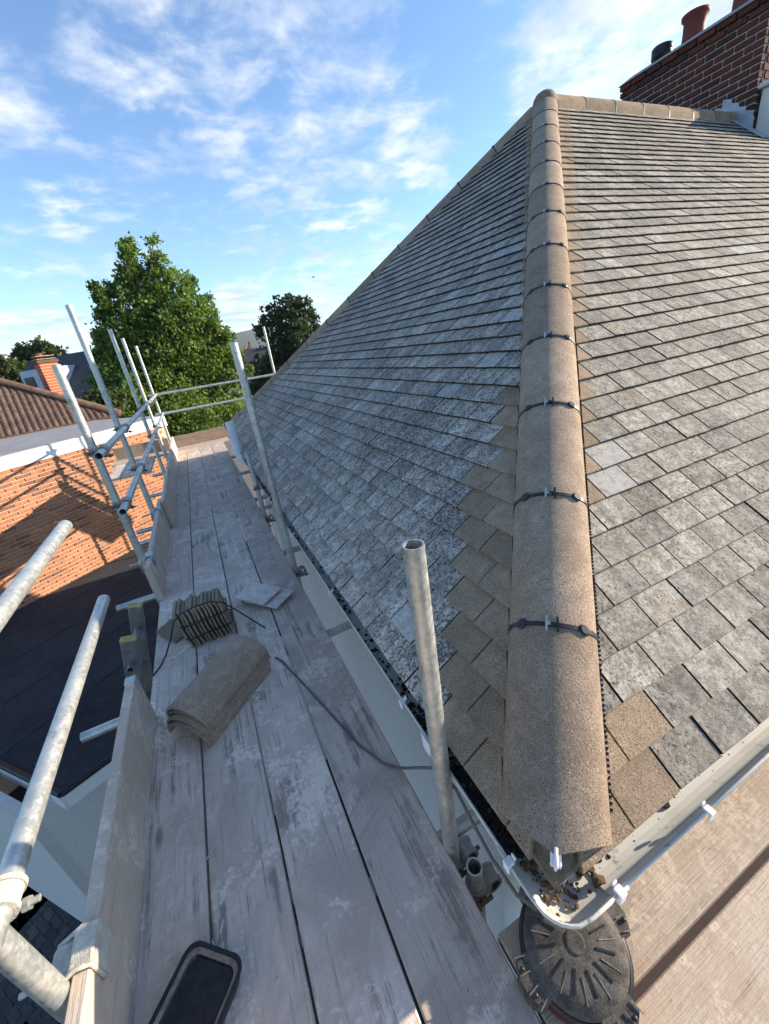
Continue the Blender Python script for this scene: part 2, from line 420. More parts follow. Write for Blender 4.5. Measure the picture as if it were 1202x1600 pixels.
# ------------------------------------------------------------------ ground and hills
def big_ground():
    mb = MB(); R_ = 4200; n_ = 48
    vs = [(0, 0, GZ)] + [(R_ * math.cos(2 * math.pi * i / n_), R_ * math.sin(2 * math.pi * i / n_), GZ) for i in range(n_)]
    mb.add(vs, [(0, 1 + i, 1 + (i + 1) % n_) for i in range(n_)])
    mb.build('ground', M['ground'], kind='structure')
    # wooded ridge on the skyline
    mb = MB(); na, nr = 160, 8; vs = []
    for j in range(nr + 1):
        for i in range(na + 1):
            a = math.radians(20 + 180 * i / na); t = j / nr; r = 2300 + 1500 * t
            h = 128 + 34 * math.sin(a * 9 + 1) + 20 * math.sin(a * 23) + 8 * math.sin(a * 61 + j) + 4 * rng.random()
            vs.append((r * math.cos(a), r * math.sin(a), GZ - .5 + h * math.sin(min(1, t * 1.7) * math.pi / 2) ** 1.4))
    mb.add(vs, [(j * (na + 1) + i, j * (na + 1) + i + 1, (j + 1) * (na + 1) + i + 1, (j + 1) * (na + 1) + i) for j in range(nr) for i in range(na)], 0, True)
    mb.build('hills', M['hill'], kind='structure')
big_ground()

# ------------------------------------------------------------------ the house
MS = .825; HW = 3.66                                   # roof slope, half depth of the house
A0 = Vector((.428, .356, -1.081)); NY = 2 * HW         # near corner where the slopes meet, length of the hip end
CP = 1 / math.hypot(1, MS); SP = MS * CP
SLOPE_LEN = HW / CP
APEX = A0 + Vector((HW, HW, HW * MS))
house = empty('house', (2.6, 4.0, GZ), 'white rendered house with a hipped roof of weathered grey tiles and sand coloured hips', 'house')

class Slope:
    def __init__(s, O, U, V):
        s.O = Vector(O); s.U = Vector(U); s.V = Vector(V); s.N = s.U.cross(s.V)
        s.sgn = 1.0
        if s.N.z < 0: s.N = -s.N; s.sgn = -1.0
    def P(s, u, v, w=0): return s.O + s.U * u + s.V * v + s.N * w
    def mat(s, u, v, w):
        m = Matrix.Identity(4)
        for i, ax in enumerate((s.U * s.sgn, s.V, s.N)):
            for r in range(3): m[r][i] = ax[r]
        p = s.P(u, v, w)
        for r in range(3): m[r][3] = p[r]
        return m
SL = Slope(A0, (0, 1, 0), (CP, 0, SP))                 # hip end, over the deck
SR = Slope(A0, (1, 0, 0), (0, CP, SP))                 # front slope, right

GAUGE, TW, TG = .106, .168, .0055
PROF = [(0, .0175), (0, .0262), (.003, .0285), (.137, .0105), (.137, .002)]
PROFS = {'R': PROF, 'L': [(0, .0165), (0, .0290), (.003, .0318), (.137, .0105), (.137, .002)]}
EDGE = [1, 1, 1, 0, 0, 0, 0]                           # joints and noses: moss, plus course shadow lines put into the colour
def tile_verts(ul0, ul1, ur0, ur1, jz=0.0, jt=0.0, PROF=PROF):
    # ul0/ul1: left edge u at the bottom/top; ur0/ur1 the right edge
    v = []
    for side in (0, 1):
        for (pv, pw) in PROF:
            f = pv / .137
            u = (ul0 * (1 - f) + ul1 * f) if side == 0 else (ur0 * (1 - f) + ur1 * f)
            v.append((u, pv + (jt if side else -jt) * (1 - f), pw + (jz if side else -jz)))
    n = len(PROF)
    f = [tuple(reversed(range(n))), tuple(n + i for i in range(n))] + [(i, i + n, (i + 1) % n + n, (i + 1) % n) for i in range(n)]
    f = [tuple(reversed(q)) for q in f]
    return v, f

def cam_px(p):
    q = CAM_R.transposed() @ p
    if q.z <= .05: return None
    return (q.x / q.z * 620 + 601, q.y / q.z * 620 + 800, q.z)

roof = MB()
b_ = .02
roof.add([SL.P(-.02, -.05, -b_), SL.P(NY + .02, -.05, -b_), SL.P(HW, SLOPE_LEN, -b_)], [(0, 2, 1)])
XE = 9.5
roof.add([SR.P(-.02, -.05, -b_), SR.P(XE, -.05, -b_), SR.P(XE, SLOPE_LEN, -b_), SR.P(HW, SLOPE_LEN, -b_)], [(0, 1, 2, 3)])
ya = A0.y + NY
roof.add([(A0.x - .04, ya, A0.z - .05), (A0.x + XE, ya, A0.z - .05), (A0.x + XE, APEX.y, APEX.z - .03), (APEX.x, APEX.y, APEX.z - .03)], [(3, 2, 1, 0)])
roof_o = roof.build('roof', M['slate'], house)

tile_pool = []
def lay_tiles():
    shared = {'L': [], 'R': []}
    for k in range(16):
        sd = 'LR'[k % 2]
        jz = random.uniform(-.0012, .0012); jt = random.uniform(-.002, .002)
        w_ = (TW - TG) / 2
        v, f = tile_verts(-w_, -w_, w_, w_, jz, jt, PROFS[sd])
        mb = MB(); mb.add(v, f); shared[sd].append((mb, {}))
    old = {'L': [], 'R': []}
    rows = int((SLOPE_LEN + .055 - .03) / GAUGE)
    jobs = []
    for side, S in (('L', SL), ('R', SR)):
        for r in range(rows):
            v0 = -.055 + r * GAUGE + random.uniform(-.0015, .0015)
            par = (.095 if r % 2 == 0 else .011) if side == 'L' else (.02 if r % 2 == 0 else .104)
            h0 = max(v0, -.02) * CP + .03; h1 = (v0 + .137) * CP + .03
            if side == 'L':
                e0, e1 = NY - h0, NY - h1
                newb = (.40 + .0845 * r if r <= 7 else v0 * CP + (.33 if r < 12 else .27))
                nu0 = par - TW * 4
            else:
                e0 = e1 = 99
                newb = .356 if r == 0 else (.44 if r == 1 else (v0 * CP if r < 7 else v0 * CP + .34))
                nu0 = par - TW * 4
            n = 0; rowo = random.uniform(-.004, .004)
            while True:
                a = nu0 + n * TW + rowo; b = a + TW - TG; n += 1
                if a > min(XE - .6, e0): break
                if b < h0 - .002: continue
                x0 = S.P(a, v0)
                if side == 'R' and a > 9 : break
                l0, l1, r0, r1 = max(a, h0), max(a, h1), b, b
                if side == 'L': r0, r1 = min(b, e0), min(b, e1)
                l1 = min(l1, b); r1 = max(r1, a)
                if r0 - l0 < .012: continue
                whole = l0 == a and l1 == a and r0 == b and r1 == b
                new = b <= newb + .03 or (side == 'L' and (a + b) / 2 > e0 - .16)
                jobs.append((side, S, r, v0, a, b, l0, max(l1, l0), r0, max(r1, l0 + .0005), whole, new))
    def vis(j):
        p = j[1].P((j[4] + j[5]) / 2, j[3] + .05); q = cam_px(p)
        if q is None or not (-20 < q[0] < 1222 and -20 < q[1] < 1620): return 0
        d = p.length; return abs(j[1].N.dot(p / d)) / d ** 2
    for j in jobs: tile_pool.append((vis(j), j))
    tile_pool.sort(key=lambda t: -t[0])
    n_old = 0; rest = {'L': MB(), 'R': MB()}; rest_t = {'L': [], 'R': []}
    slopes = {}
    for side, nm in (('L', 'hip_end_slope'), ('R', 'front_slope')):
        S = SL if side == 'L' else SR                  # the battens under each slope
        mb = MB()
        for r in range(0, rows, 1):
            v0 = -.02 + r * GAUGE; h = max(0, v0) * CP + .06
            e = NY - h if side == 'L' else XE - .6
            if e - h < .05: continue
            p = [S.P(h, v0 + .06, -.019), S.P(e, v0 + .06, -.019), S.P(e, v0 + .08, -.019), S.P(h, v0 + .08, -.019),
                 S.P(h, v0 + .06, -.012), S.P(e, v0 + .06, -.012), S.P(e, v0 + .08, -.012), S.P(h, v0 + .08, -.012)]
            mb.hexa(p if side == 'R' else [p[i] for i in (3, 2, 1, 0, 7, 6, 5, 4)])
        slopes[side] = mb.build(nm, M['bark'], house)
    for vz, j in tile_pool:
        side, S, r, v0, a, b, l0, l1, r0, r1, whole, new = j
        t = random.random()
        if not new:
            u_ = a - v0 * CP
            if side == 'R' and r in (7, 8) and u_ < .40: t = 1.3 + t * .3
            elif side == 'L' and 9 <= r <= 24 and u_ < .5 and random.random() < .13: t = 1.2 + t * .3
            elif random.random() < .009: t = 1.1 + t * .3
        om = M['tile_new'] if new else (M['tile_shade'] if side == 'L' else M['tile_sun'])
        jr = random.uniform(-.004, .004); jw = random.uniform(-.0012, .0012)
        single = vz > 0 and (new or n_old < 300)
        if new and vz == 0: single = False
        if single:
            if not new: n_old += 1
            if whole:
                mb, cache = random.choice(shared[side]); key = om.name
                if key not in cache:
                    mb.mi = [0] * 7 if new else EDGE
                    cache[key] = mb.mesh('roof_tile', [om, M['tile_edge']])
                o = inst('new_roof_tile' if new else 'roof_tile', cache[key], S.mat((a + b) / 2, v0, jw) @ Matrix.Rotation(jr, 4, 'Z'), slopes[side], t)
            else:
                v, f = tile_verts(l0, l1, r0, r1, 0, 0, PROFS[side])
                mb = MB(); mb.add([S.P(x, v0 + y, z + jw) for x, y, z in v], [tuple(reversed(q)) for q in f] if S.sgn < 0 else f)
                mb.mi = [0] * 7 if new else list(EDGE)
                o = mb.build('new_roof_tile' if new else 'roof_tile', [om, M['tile_edge']], slopes[side]); o['tint'] = t
        else:
            v, f = tile_verts(l0, l1, r0, r1, random.uniform(-.001, .001), random.uniform(-.002, .002), PROFS[side])
            mi = 1 if new else 0
            rest[side].add([S.P(x, v0 + y, z + jw) for x, y, z in v], [tuple(reversed(q)) for q in f] if S.sgn < 0 else f, mi)
            if not new: rest[side].mi[-7:] = [2 if k else 0 for k in EDGE]
            rest_t[side] += [t] * len(f)
    for side in 'LR':
        if not rest[side].f: continue
        o = rest[side].build('roof_tiles', [M['tile_shade'] if side == 'L' else M['tile_sun'], M['tile_new'], M['tile_edge']], slopes[side], kind='stuff')
        at_ = o.data.attributes.new('tintf', 'FLOAT', 'FACE'); at_.data.foreach_set('value', rest_t[side])
lay_tiles()

# hips and ridge ---------------------------------------------------------------
def barrel(mb, p, q, side, up, w=.118, h=.072, th=.014, seg=14, ext0=0.0, ext1=0.0, lift0=0.0, mi=0, skirt=0.0):
    """half-round tile from p to q; ext0/ext1 push the middle of an end out beyond its edges"""
    p = Vector(p); q = Vector(q); d = (q - p).normalized(); side = Vector(side); up = Vector(up)
    vs = []
    for (c, ext, lf) in ((p, -ext0, lift0), (q, ext1, 0)):
        for (ww, hh, dz) in ((w, h, 0), (w - th, h - th, 0)):
            for i in range(seg + 1):
                t = math.pi * i / seg; x = math.cos(t); y = math.sin(t)
                # flattened shoulders: a third-round with straight skirts
                yy = y ** (.82 if not skirt else .70)
                vs.append(c + side * (ww * x) + up * ((hh + skirt) * yy - .004 - skirt + lf) + d * (ext * (1 - abs(x))))
    n = seg + 1; fo = []; fc = []
    for i in range(seg):
        fo.append((i, i + 1, 2 * n + i + 1, 2 * n + i))                 # outer
        fo.append((n + i + 1, n + i, 3 * n + i, 3 * n + i + 1))         # inner
        fc.append((i + 1, i, n + i, n + i + 1)); fc.append((2 * n + i, 2 * n + i + 1, 3 * n + i + 1, 3 * n + i))
    fc.append((0, 2 * n, 3 * n, n)); fc.append((seg, n + seg, 3 * n + seg, 2 * n + seg))
    mb.add(vs, fo, mi, True); mb.add(vs, fc, mi, False)
    return mb

def hip_run(name, foot, d, n, step, side, up, near, first_ext=.045):
    d = Vector(d).normalized(); side = Vector(side).normalized(); up = Vector(up).normalized()
    mb = MB()                                          # ribbed roll under the tiles, its edges show along both sides
    L_ = n * step
    for s in (-1, 1):
        e = side * s
        a = foot + e * .112 + up * -.022; b = foot + e * .131 + up * -.066
        mb.add([a + d * .03, b + d * .03, b + d * L_, a + d * L_], [(0, 1, 2, 3) if s < 0 else (3, 2, 1, 0)])
        if near and s > 0:
            k = 0.06
            while k < 2.0:
                c = foot + d * k + e * .121 + up * -.042
                mb.box(c, (.012, .0055, .016), Matrix((e, d, up)).transposed()); k += .0115 + random.uniform(0, .002)
    run = mb.build(name, M['black'], house)
    for i in range(n):
        p = foot + d * (i * step + (.003 if i else 0)); q = foot + d * ((i + 1) * step - .003)
        mb = MB(); barrel(mb, p, q, side, up, ext0=(first_ext if i == 0 else 0), seg=18 if near else 10, skirt=.034)
        o = mb.build('hip_tile', M['hip_new'], run); o['tint'] = random.random()
        if i:
            c = foot + d * (i * step); mb = MB()
            barrel(mb, c - d * .006, c + d * .006, side, up, w=.1205, h=.0755, th=.012, seg=18, skirt=.034)
            def onb(t, r=1.0): return c + side * (.118 * math.cos(t) * r) + up * (.106 * (math.sin(t) ** .70) * r - .036)
            if i < 8 or not near:
                for t in (math.radians(48), math.radians(132)):
                    nn = (side * math.cos(t) * .6 + up * math.sin(t)).normalized()
                    mb.rev([(0.001, .006), (.010, .006), (.013, .004), (.013, -.004)], onb(t), nn, 8, 0, False, (1, 1.25))
            mb.build('union_band', M['black_clip'], run)
            if i < 12 and near:
                for (off, mt) in ((.012, 'black_clip'), (-.016, 'silver')):
                    t = math.pi / 2 - off / .118
                    pc = onb(t) + up * .006
                    mb = MB(); Mx = Matrix((side, d, up)).transposed()
                    mb.box(pc, (.006, .040, .007), Mx); mb.box(pc + side * (-.009 if mt == 'black_clip' else .009), (.018, .008, .006), Mx)
                    mb.build('union_clip', M[mt], run)
    return run
hd = Vector((1, 1, MS)).normalized(); hside = Vector((1, -1, 0)).normalized(); hup = hside.cross(hd).normalized()
hfoot = A0 + hd * .036 + hup * .004
hip_len = math.sqrt(2 + MS * MS) * HW
hn = hip_run('hip_run', hfoot, hd, 13, .4475, hside, hup, True)
fd = Vector((1, -1, MS)).normalized(); fside = Vector((1, 1, 0)).normalized(); fup = fside.cross(fd).normalized()
if fup.z < 0: fup = -fup
hip_run('hip_run', Vector((A0.x, A0.y + NY, A0.z)) + fd * .02, fd, 13, .4505, fside, fup, False)
rid = MB(); rid.box((APEX.x + 1.55, APEX.y, APEX.z - .03), (3.1, .06, .03)); rid = rid.build('ridge', M['black'], house)
for i in range(7):
    mb = MB(); barrel(mb, (APEX.x + .02 + i * .45, APEX.y, APEX.z), (APEX.x + .466 + i * .45, APEX.y, APEX.z), (0, 1, 0), (0, 0, 1), seg=12, skirt=.075)
    o = mb.build('ridge_tile', M['tile_new'], rid); o['tint'] = random.random()
    if i:
        mb = MB(); barrel(mb, (APEX.x + .012 + i * .45, APEX.y, APEX.z), (APEX.x + .024 + i * .45, APEX.y, APEX.z), (0, 1, 0), (0, 0, 1), w=.1195, h=.0745, th=.012, skirt=.075)
        mb.build('union_band', M['black_clip'], rid)
mb = MB()                                              # cap where the three runs meet
capc = APEX + Vector((.0, .0, -.02))
mb.rev([(.001, .118), (.05, .110), (.085, .092), (.108, .06), (.12, .02), (.122, -.05)], capc, (0, 0, 1), 22)
mb.build('hip_cap', M['hip_new'], rid)
mb = MB(); c = hfoot + hd * .0                         # brown bedding fills the mouth of the hip
N_ = 12; A_ = [c + hside * (.098 * math.cos(math.pi * k / N_)) + hup * (.088 * math.sin(math.pi * k / N_) ** .7 - .036) - hd * (.034 * (1 - abs(math.cos(math.pi * k / N_)))) for k in range(N_ + 1)]
A_ += [c + hside * -.06 - hup * .052 - hd * .012, c - hup * .055 - hd * .03, c + hside * .06 - hup * .052 - hd * .012]
B_ = [p + hd * .06 for p in A_]; n_ = len(A_)
mb.add(A_ + B_, [tuple(reversed(range(n_))), tuple(range(n_, 2 * n_))] + [(k, (k + 1) % n_, n_ + (k + 1) % n_, n_ + k) for k in range(n_)])
mb.build('hip_bedding', M['bedding'], house)
mb = MB(); q0 = A0 + Vector((-.040, -.040, -.026)); q1 = A0 + Vector((-.036, .17, -.016)); q2 = A0 + Vector((.17, -.036, -.016)); q3 = hfoot + hup * .045 + hd * .03
mb.add([q0, q1, q2, q3, q0 - Vector((0, 0, .022)), q1 - Vector((0, 0, .022)), q2 - Vector((0, 0, .022))], [(0, 3, 1), (0, 2, 3), (0, 1, 5, 4), (2, 0, 4, 6), (4, 5, 6), (1, 3, 2)])
mb.build('corner_mortar', M['bedding'], house)
mb = MB(); c = hfoot - hd * .052 + hup * .022
mb.path([c + hup * .05 + hd * .02, c + hup * .046 - hd * .012, c - hd * .018 + hup * .015, c - hd * .012 - hup * .02], .004, 6)
Mx = Matrix((hside, hd, hup)).transposed()
mb.bbox(c + hup * .012 - hd * .012, (.022, .005, .040), .002, Mx); mb.bbox(c + hup * .040 + hd * .004, (.022, .030, .005), .002, Mx)
mb.build('hip_strap', M['pvc'], house)

# walls, soffit, fascia ------------------------------------------------------------
WX, WY = .66, .60
mb = MB(); y2 = A0.y + NY - .3
mb.hexa([(WX, WY, GZ), (9.6, WY, GZ), (9.6, y2, GZ), (WX, y2, GZ), (WX, WY, -1.30), (9.6, WY, -1.30), (9.6, y2, -1.30), (WX, y2, -1.30)])
mb.build('wall', M['render'], house)
mb = MB(); fx, fy = .462, .385
mb.hexa([(fx, fy, -1.31), (9.6, fy, -1.31), (9.6, fy + .02, -1.31), (fx, fy + .02, -1.31), (fx, fy, -1.13), (9.6, fy, -1.13), (9.6, fy + .02, -1.13), (fx, fy + .02, -1.13)])
mb.hexa([(fx, fy + .02, -1.31), (fx + .02, fy + .02, -1.31), (fx + .02, 7.6, -1.31), (fx, 7.6, -1.31), (fx, fy + .02, -1.13), (fx + .02, fy + .02, -1.13), (fx + .02, 7.6, -1.13), (fx, 7.6, -1.13)])
mb.build('fascia', M['white_paint'], house)
mb = MB()
mb.hexa([(fx + .003, fy + .003, -1.318), (9.6, fy + .003, -1.318), (9.6, WY + .02, -1.318), (fx + .003, WY + .02, -1.318), (fx + .003, fy + .003, -1.312), (9.6, fy + .003, -1.312), (9.6, WY + .02, -1.312), (fx + .003, WY + .02, -1.312)])
mb.hexa([(fx + .003, WY + .02, -1.318), (WX + .02, WY + .02, -1.318), (WX + .02, 7.6, -1.318), (fx + .003, 7.6, -1.318), (fx + .003, WY + .02, -1.312), (WX + .02, WY + .02, -1.312), (WX + .02, 7.6, -1.312), (fx + .003, 7.6, -1.312)])
mb.build('soffit', M['white_paint'], house)

# gutters ---------------------------------------------------------------------------
GR = .056; GZt = -1.172; GX = .352 + GR; GY = .260 + GR
def gutter_sweep(mb, pts, dirs, r=GR, th=.0028, lip=True):
    # pts: centres at rim level; dirs: outward horizontal unit vectors
    seg = 12; n = seg + 1; vs = []
    for c, o in zip(pts, dirs):
        c = Vector(c); o = Vector(o)
        for rr in (r, r - th):
            for i in range(n):
                t = math.pi * i / seg
                vs.append(c + o * (rr * math.cos(t)) - Vector((0, 0, 1)) * (rr * math.sin(t)))
    m = 2 * n; fs = []
    for k in range(len(pts) - 1):
        a = k * m; b = a + m
        for i in range(seg):
            fs.append((a + i, a + i + 1, b + i + 1, b + i)); fs.append((a + n + i + 1, a + n + i, b + n + i, b + n + i + 1))
        fs.append((a, b, b + n, a + n)); fs.append((a + seg, a + n + seg, b + n + seg, b + seg))
    e = (len(pts) - 1) * m
    for i in range(seg):
        fs.append((i + 1, i, n + i, n + i + 1)); fs.append((e + i, e + i + 1, e + n + i + 1, e + n + i))
    mb.add(vs, fs, 0, False)
    if lip:
        for s_ in (1, -1):
            mb.path([Vector(c) + Vector(o) * (r * s_) for c, o in zip(pts, dirs)], .0042, 6)
    return mb
cpts, cdirs = [], []
rc = .03                                                # corner with a rounded outer rim
for (c, o) in (((GX, GY + .135, GZt), (-1, 0, 0)), ((GX, GY + .03, GZt), (-1, 0, 0))): cpts.append(c); cdirs.append(o)
for k in range(1, 6):
    a = math.radians(180 + 90 * k / 6); o = (math.cos(a), math.sin(a), 0)
    cpts.append((GX + .012 * k / 6, GY + .012 * (6 - k) / 6, GZt)); cdirs.append(o)
for (c, o) in (((GX + .03, GY, GZt), (0, -1, 0)), ((GX + .135, GY, GZt), (0, -1, 0))): cpts.append(c); cdirs.append(o)
gc = gutter_sweep(MB(), cpts, cdirs, GR + .004, .003).build('gutter_corner', M['pvc_dirty'], house)
gL = MB(); gutter_sweep(gL, [(GX, GY + .105 + k * .6, GZt + .001) for k in range(13)], [(-1, 0, 0)] * 13)
gL = gL.build('gutter', M['pvc_dirty'], house, label='shaded mossy white gutter along the deck')
gR = MB(); gutter_sweep(gR, [(GX + .105 + k * .6, GY, GZt + .001) for k in range(16)], [(0, -1, 0)] * 16)
gR = gR.build('gutter', M['pvc_dirty'], house, label='sunlit dirty white gutter of the front slope')
def gclip(par, c, o, al):
    mb = MB(); o = Vector(o); al = Vector(al); Mx = Matrix((o, al, Vector((0, 0, 1)))).transposed(); c = Vector(c)
    mb.bbox(c + o * .003 + Vector((0, 0, .004)), (.022, .020, .008), .002, Mx); mb.bbox(c + o * .010 - Vector((0, 0, .010)), (.006, .020, .026), .002, Mx)
    mb.bbox(c - o * .012 + Vector((0, 0, .010)), (.006, .014, .012), .002, Mx)
    mb.build('gutter_clip', M['pvc'], par)
for y in (.415, .952, 1.752, 2.6, 3.5, 4.4): gclip(gL, (GX - GR, y, GZt), (-1, 0, 0), (0, 1, 0))
for x in (.519, .840, 1.45, 2.2): gclip(gR, (x, GY - GR, GZt), (0, -1, 0), (1, 0, 0))
mb = MB(); gutter_sweep(mb, [(GX, .745, GZt - .001), (GX, .76, GZt - .001), (GX, .80, GZt - .001), (GX, .815, GZt - .001)], [(-1, 0, 0)] * 4, GR + .007, .006)
mb.bbox((GX - GR - .008, .78, GZt - .02), (.012, .045, .05), .004)
mb.build('gutter_union', M['pvc'], gL)
def lumps(name, par, mat, spots):
    mb = MB()
    for (c, r) in spots:
        bm = bmesh.new(); bmesh.ops.create_icosphere(bm, subdivisions=1, radius=1.0); bm.verts.index_update()
        sx, sy, sz = r * random.uniform(.7, 1.3), r * random.uniform(.7, 1.3), r * random.uniform(.45, .8)
        mb.add([(c[0] + q.co.x * sx * random.uniform(.75, 1.2), c[1] + q.co.y * sy * random.uniform(.75, 1.2), c[2] + q.co.z * sz) for q in bm.verts], [[q.index for q in f.verts] for f in bm.faces])
        bm.free()
    return mb.build(name, mat, par, kind='stuff')
sp = []
for i in range(900):
    y = .43 + abs(random.gauss(0, 1)) * .30 if i < 480 else random.uniform(.45, 4.5)
    dens = .5 + .5 * math.sin(y * 9) * math.sin(y * 23 + 1)
    if i >= 480 and random.random() > dens: continue
    x = GX + random.uniform(-.046, .012); t = (x - GX) / GR
    sp.append(((x, y, GZt - GR * math.sqrt(max(0, 1 - t * t)) + .006 + random.uniform(0, .012)), random.uniform(.003, .010)))
lumps('gutter_moss', gL, M['moss'], sp)
sp = [((x, y, GZt - GR * math.sqrt(max(0, 1 - ((y - GY) / GR) ** 2)) + .005), r) for (x, y, r) in ((.80, .335, .014), (.812, .342, .010), (.725, .34, .009), (1.0, .345, .010), (1.02, .348, .012), (1.08, .345, .009), (.555, .33, .006), (.58, .325, .005))]
for i in range(90): 
    x = random.uniform(.5, 1.3); y = GY + random.uniform(.0, .048); sp.append(((x, y, GZt - GR * math.sqrt(max(0, 1 - ((y - GY) / GR) ** 2)) + .003), random.uniform(.0015, .0035)))
lumps('gutter_grit', gR, M['moss'], sp)
sp = []
for i in range(150):
    t = random.random(); x = GX + random.uniform(-.02, .12); y = GY + random.uniform(-.02, .13)
    if x > GX + .03 and y > GY + .03: continue
    e = min(abs(x - GX), abs(y - GY)) / GR
    sp.append(((x, y, GZt - GR * math.sqrt(max(0, 1 - min(.9, e) ** 2)) + .005), random.uniform(.002, .008)))
for i in range(40):                                    # dam of muck at the mouth of each length
    sp.append(((GX + .098 + random.uniform(0, .012), GY + random.uniform(-.02, .045), GZt - .045 + random.uniform(0, .02)), random.uniform(.006, .012)))
lumps('corner_muck', gc, M['leaf_litter'], sp)

mb = MB(); mb.box((5.1, WY - .012, (GZ - 1.62) / 2), (8.8, .02, -1.62 - GZ)); mb.build('gap_shade_panel', M['gap_shade'], house)  # added dark panel, keeps the gap between the front boards in painted shade
# pipes on the hip-end wall
mb = MB(); mb.tube((.335, 5.5, -.70), (.335, 5.5, -1.10), .055, .051, 22)
for z in (-1.03, -1.075): mb.tube((.335, 5.5, z), (.335, 5.5, z - .03), .063, None, 22)
pts = [Vector((.335, 5.5, -1.10))]
for k in range(1, 7):
    a = math.radians(60 * k / 6); pts.append(Vector((.335 + .16 * (1 - math.cos(a)), 5.5 - .10 * (1 - math.cos(a)), -1.10 - .16 * math.sin(a))))
pts.append(pts[-1] + Vector((.12, -.1, -.08)))
mb.path(pts, .055, 18)
pts2 = [pts[-1], pts[-1] + Vector((.02, 0, -.1)), Vector((pts[-1].x + .02, pts[-1].y, GZ))]
mb.path(pts2, .055, 18)
mb.build('vent_pipe', M['pvc'], house)
mb = MB(); mb.tube((.57, .66, -1.33), (.57, .66, GZ), .040, None, 20); mb.path([(GX + .02, .62, -1.23), (GX + .03, .63, -1.29), (.54, .66, -1.36), (.57, .66, -1.45)], .036, 16)
mb.build('downpipe', M['pvc'], house)
# chimney -----------------------------------------------------------------------------
CX, CY0, CY1, CT = 7.30, 3.76, 5.62, 3.02
ch = MB(); ch.box((CX + .56, (CY0 + CY1) / 2, (CT + .6) / 2), (1.1, CY1 - CY0 - .02, CT - .6 - .02))
ch = ch.build('chimney', M['mortar_dark'], house)
bm_brick = MB().bbox((0, 0, 0), (.206, .10, .056), .005).mesh('brick', M['brick_red'])
nb = 0; rest = MB(); rt = []
row = 0; z = CT - .075
while z > 1.55:
    if row == 0 or row == 1: dx = -.02 * (2 - row)
    else: dx = 0
    y = CY0 + (.0 if row % 2 else -.1125); 
    while y < CY1 - .02:
        ln = .215
        y0 = max(y, CY0); y1 = min(y + ln, CY1)
        if y1 - y0 > .06:
            c = Vector((CX + .05 - .008 + dx, (y0 + y1) / 2, z)); Mx = Matrix.Translation(c) @ Matrix.Rotation(math.pi / 2, 4, 'Z') @ Matrix.Diagonal(((y1 - y0) / .215, 1, 1, 1))
            q = cam_px(c)
            if q and q[0] < 1230 and nb < 290:
                inst('brick', bm_brick, Mx, ch, random.random()); nb += 1
            else:
                rest.box(c, (.10, y1 - y0, .065)); rt += [random.random()] * 6
        y += .225
    x = CX + .115 + (0 if row % 2 else -.05)
    while x < CX + 1.0:
        rest.box((x + .11, CY0 + .045 + (dx * .9), z), (.215, .10, .065)); rt += [random.random()] * 6; x += .225
    z -= .075; row += 1
o = rest.build('bricks', M['brick_red'], ch, kind='stuff'); a_ = o.data.attributes.new('tintf', 'FLOAT', 'FACE'); a_.data.foreach_set('value', rt)
mb = MB(); mb.hexa([(CX - .06, CY0 - .05, CT - .035), (CX + 1.15, CY0 - .05, CT - .035), (CX + 1.15, CY1 + .02, CT - .035), (CX - .06, CY1 + .02, CT - .035),
                    (CX + .08, CY0 + .08, CT + .05), (CX + 1.0, CY0 + .08, CT + .05), (CX + 1.0, CY1 - .12, CT + .05), (CX + .08, CY1 - .12, CT + .05)])
mb.build('flaunching', M['mortar_dark'], ch)
for (y, kind) in ((5.22, 0), (4.80, 1), (4.20, 2)):
    mb = MB(); c = (CX + .28, y, CT + .0)
    if kind == 0:
        mb.rev([(.10, 0), (.10, .12), (.13, .12), (.135, .16), (.12, .165), (.135, .18), (.135, .235), (.12, .25), (.001, .25)], c, (0, 0, 1), 24)
        mb.build('chimney_pot', [M['black']], house, label='squat black cowled chimney pot')
    else:
        hh = .36 if kind == 1 else .62
        mb.rev([(.135, 0), (.125, hh * .55), (.128, hh * .86), (.155, hh * .9), (.16, hh), (.13, hh), (.11, hh * .5), (.001, hh * .45)], c, (0, 0, 1), 26)
        mb.build('chimney_pot', M['terracotta'], house, label='short red clay chimney pot' if kind == 1 else 'tall red clay chimney pot')
# stepped lead flashing where the stack meets the front slope
mb = MB(); k = 0
vv = [(CX - .004, CY0 - .03), ]
zb = lambda y: A0.z + (min(y, 2 * APEX.y - y) - A0.y) * MS + .02
y0_, y1_ = CY0 - .03, APEX.y + .32
def lead(pts, o):                                      # a sheet dressed against the stack
    a = [Vector((CX - .006 - o, y, z)) for y, z in pts]; b = [Vector((CX - .012 - o, y, z)) for y, z in pts]; n_ = len(a)
    mb.add(a + b, [tuple(range(n_)), tuple(reversed(range(n_, 2 * n_)))] + [(i, n_ + i, n_ + (i + 1) % n_, (i + 1) % n_) for i in range(n_)])
lead([(y0_, zb(y0_) - .02), (APEX.y, zb(APEX.y) - .02), (APEX.y, zb(APEX.y) + .14), (y0_, zb(y0_) + .14)], 0)
lead([(APEX.y, zb(APEX.y) - .02), (y1_, zb(y1_) - .02), (y1_, zb(y1_) + .14), (APEX.y, zb(APEX.y) + .14)], 0)
for i in range(7):
    y = y0_ + .01 + i * .088; lead([(y, zb(y) + .10), (y + .12, zb(y + .12) + .10), (y + .115, zb(y) + .235), (y + .01, zb(y) + .20)], .004 + .002 * (i % 2))
ang = [SR.P(CX - A0.x - .17, (CY0 - .22 - A0.y) / CP, .035), SR.P(CX - A0.x + .02, (CY0 - .22 - A0.y) / CP, .035), SR.P(CX - A0.x + .02, SLOPE_LEN, .035), SR.P(CX - A0.x - .17, SLOPE_LEN, .035)]
mb.hexa([p - SR.N * .006 for p in ang] + ang)
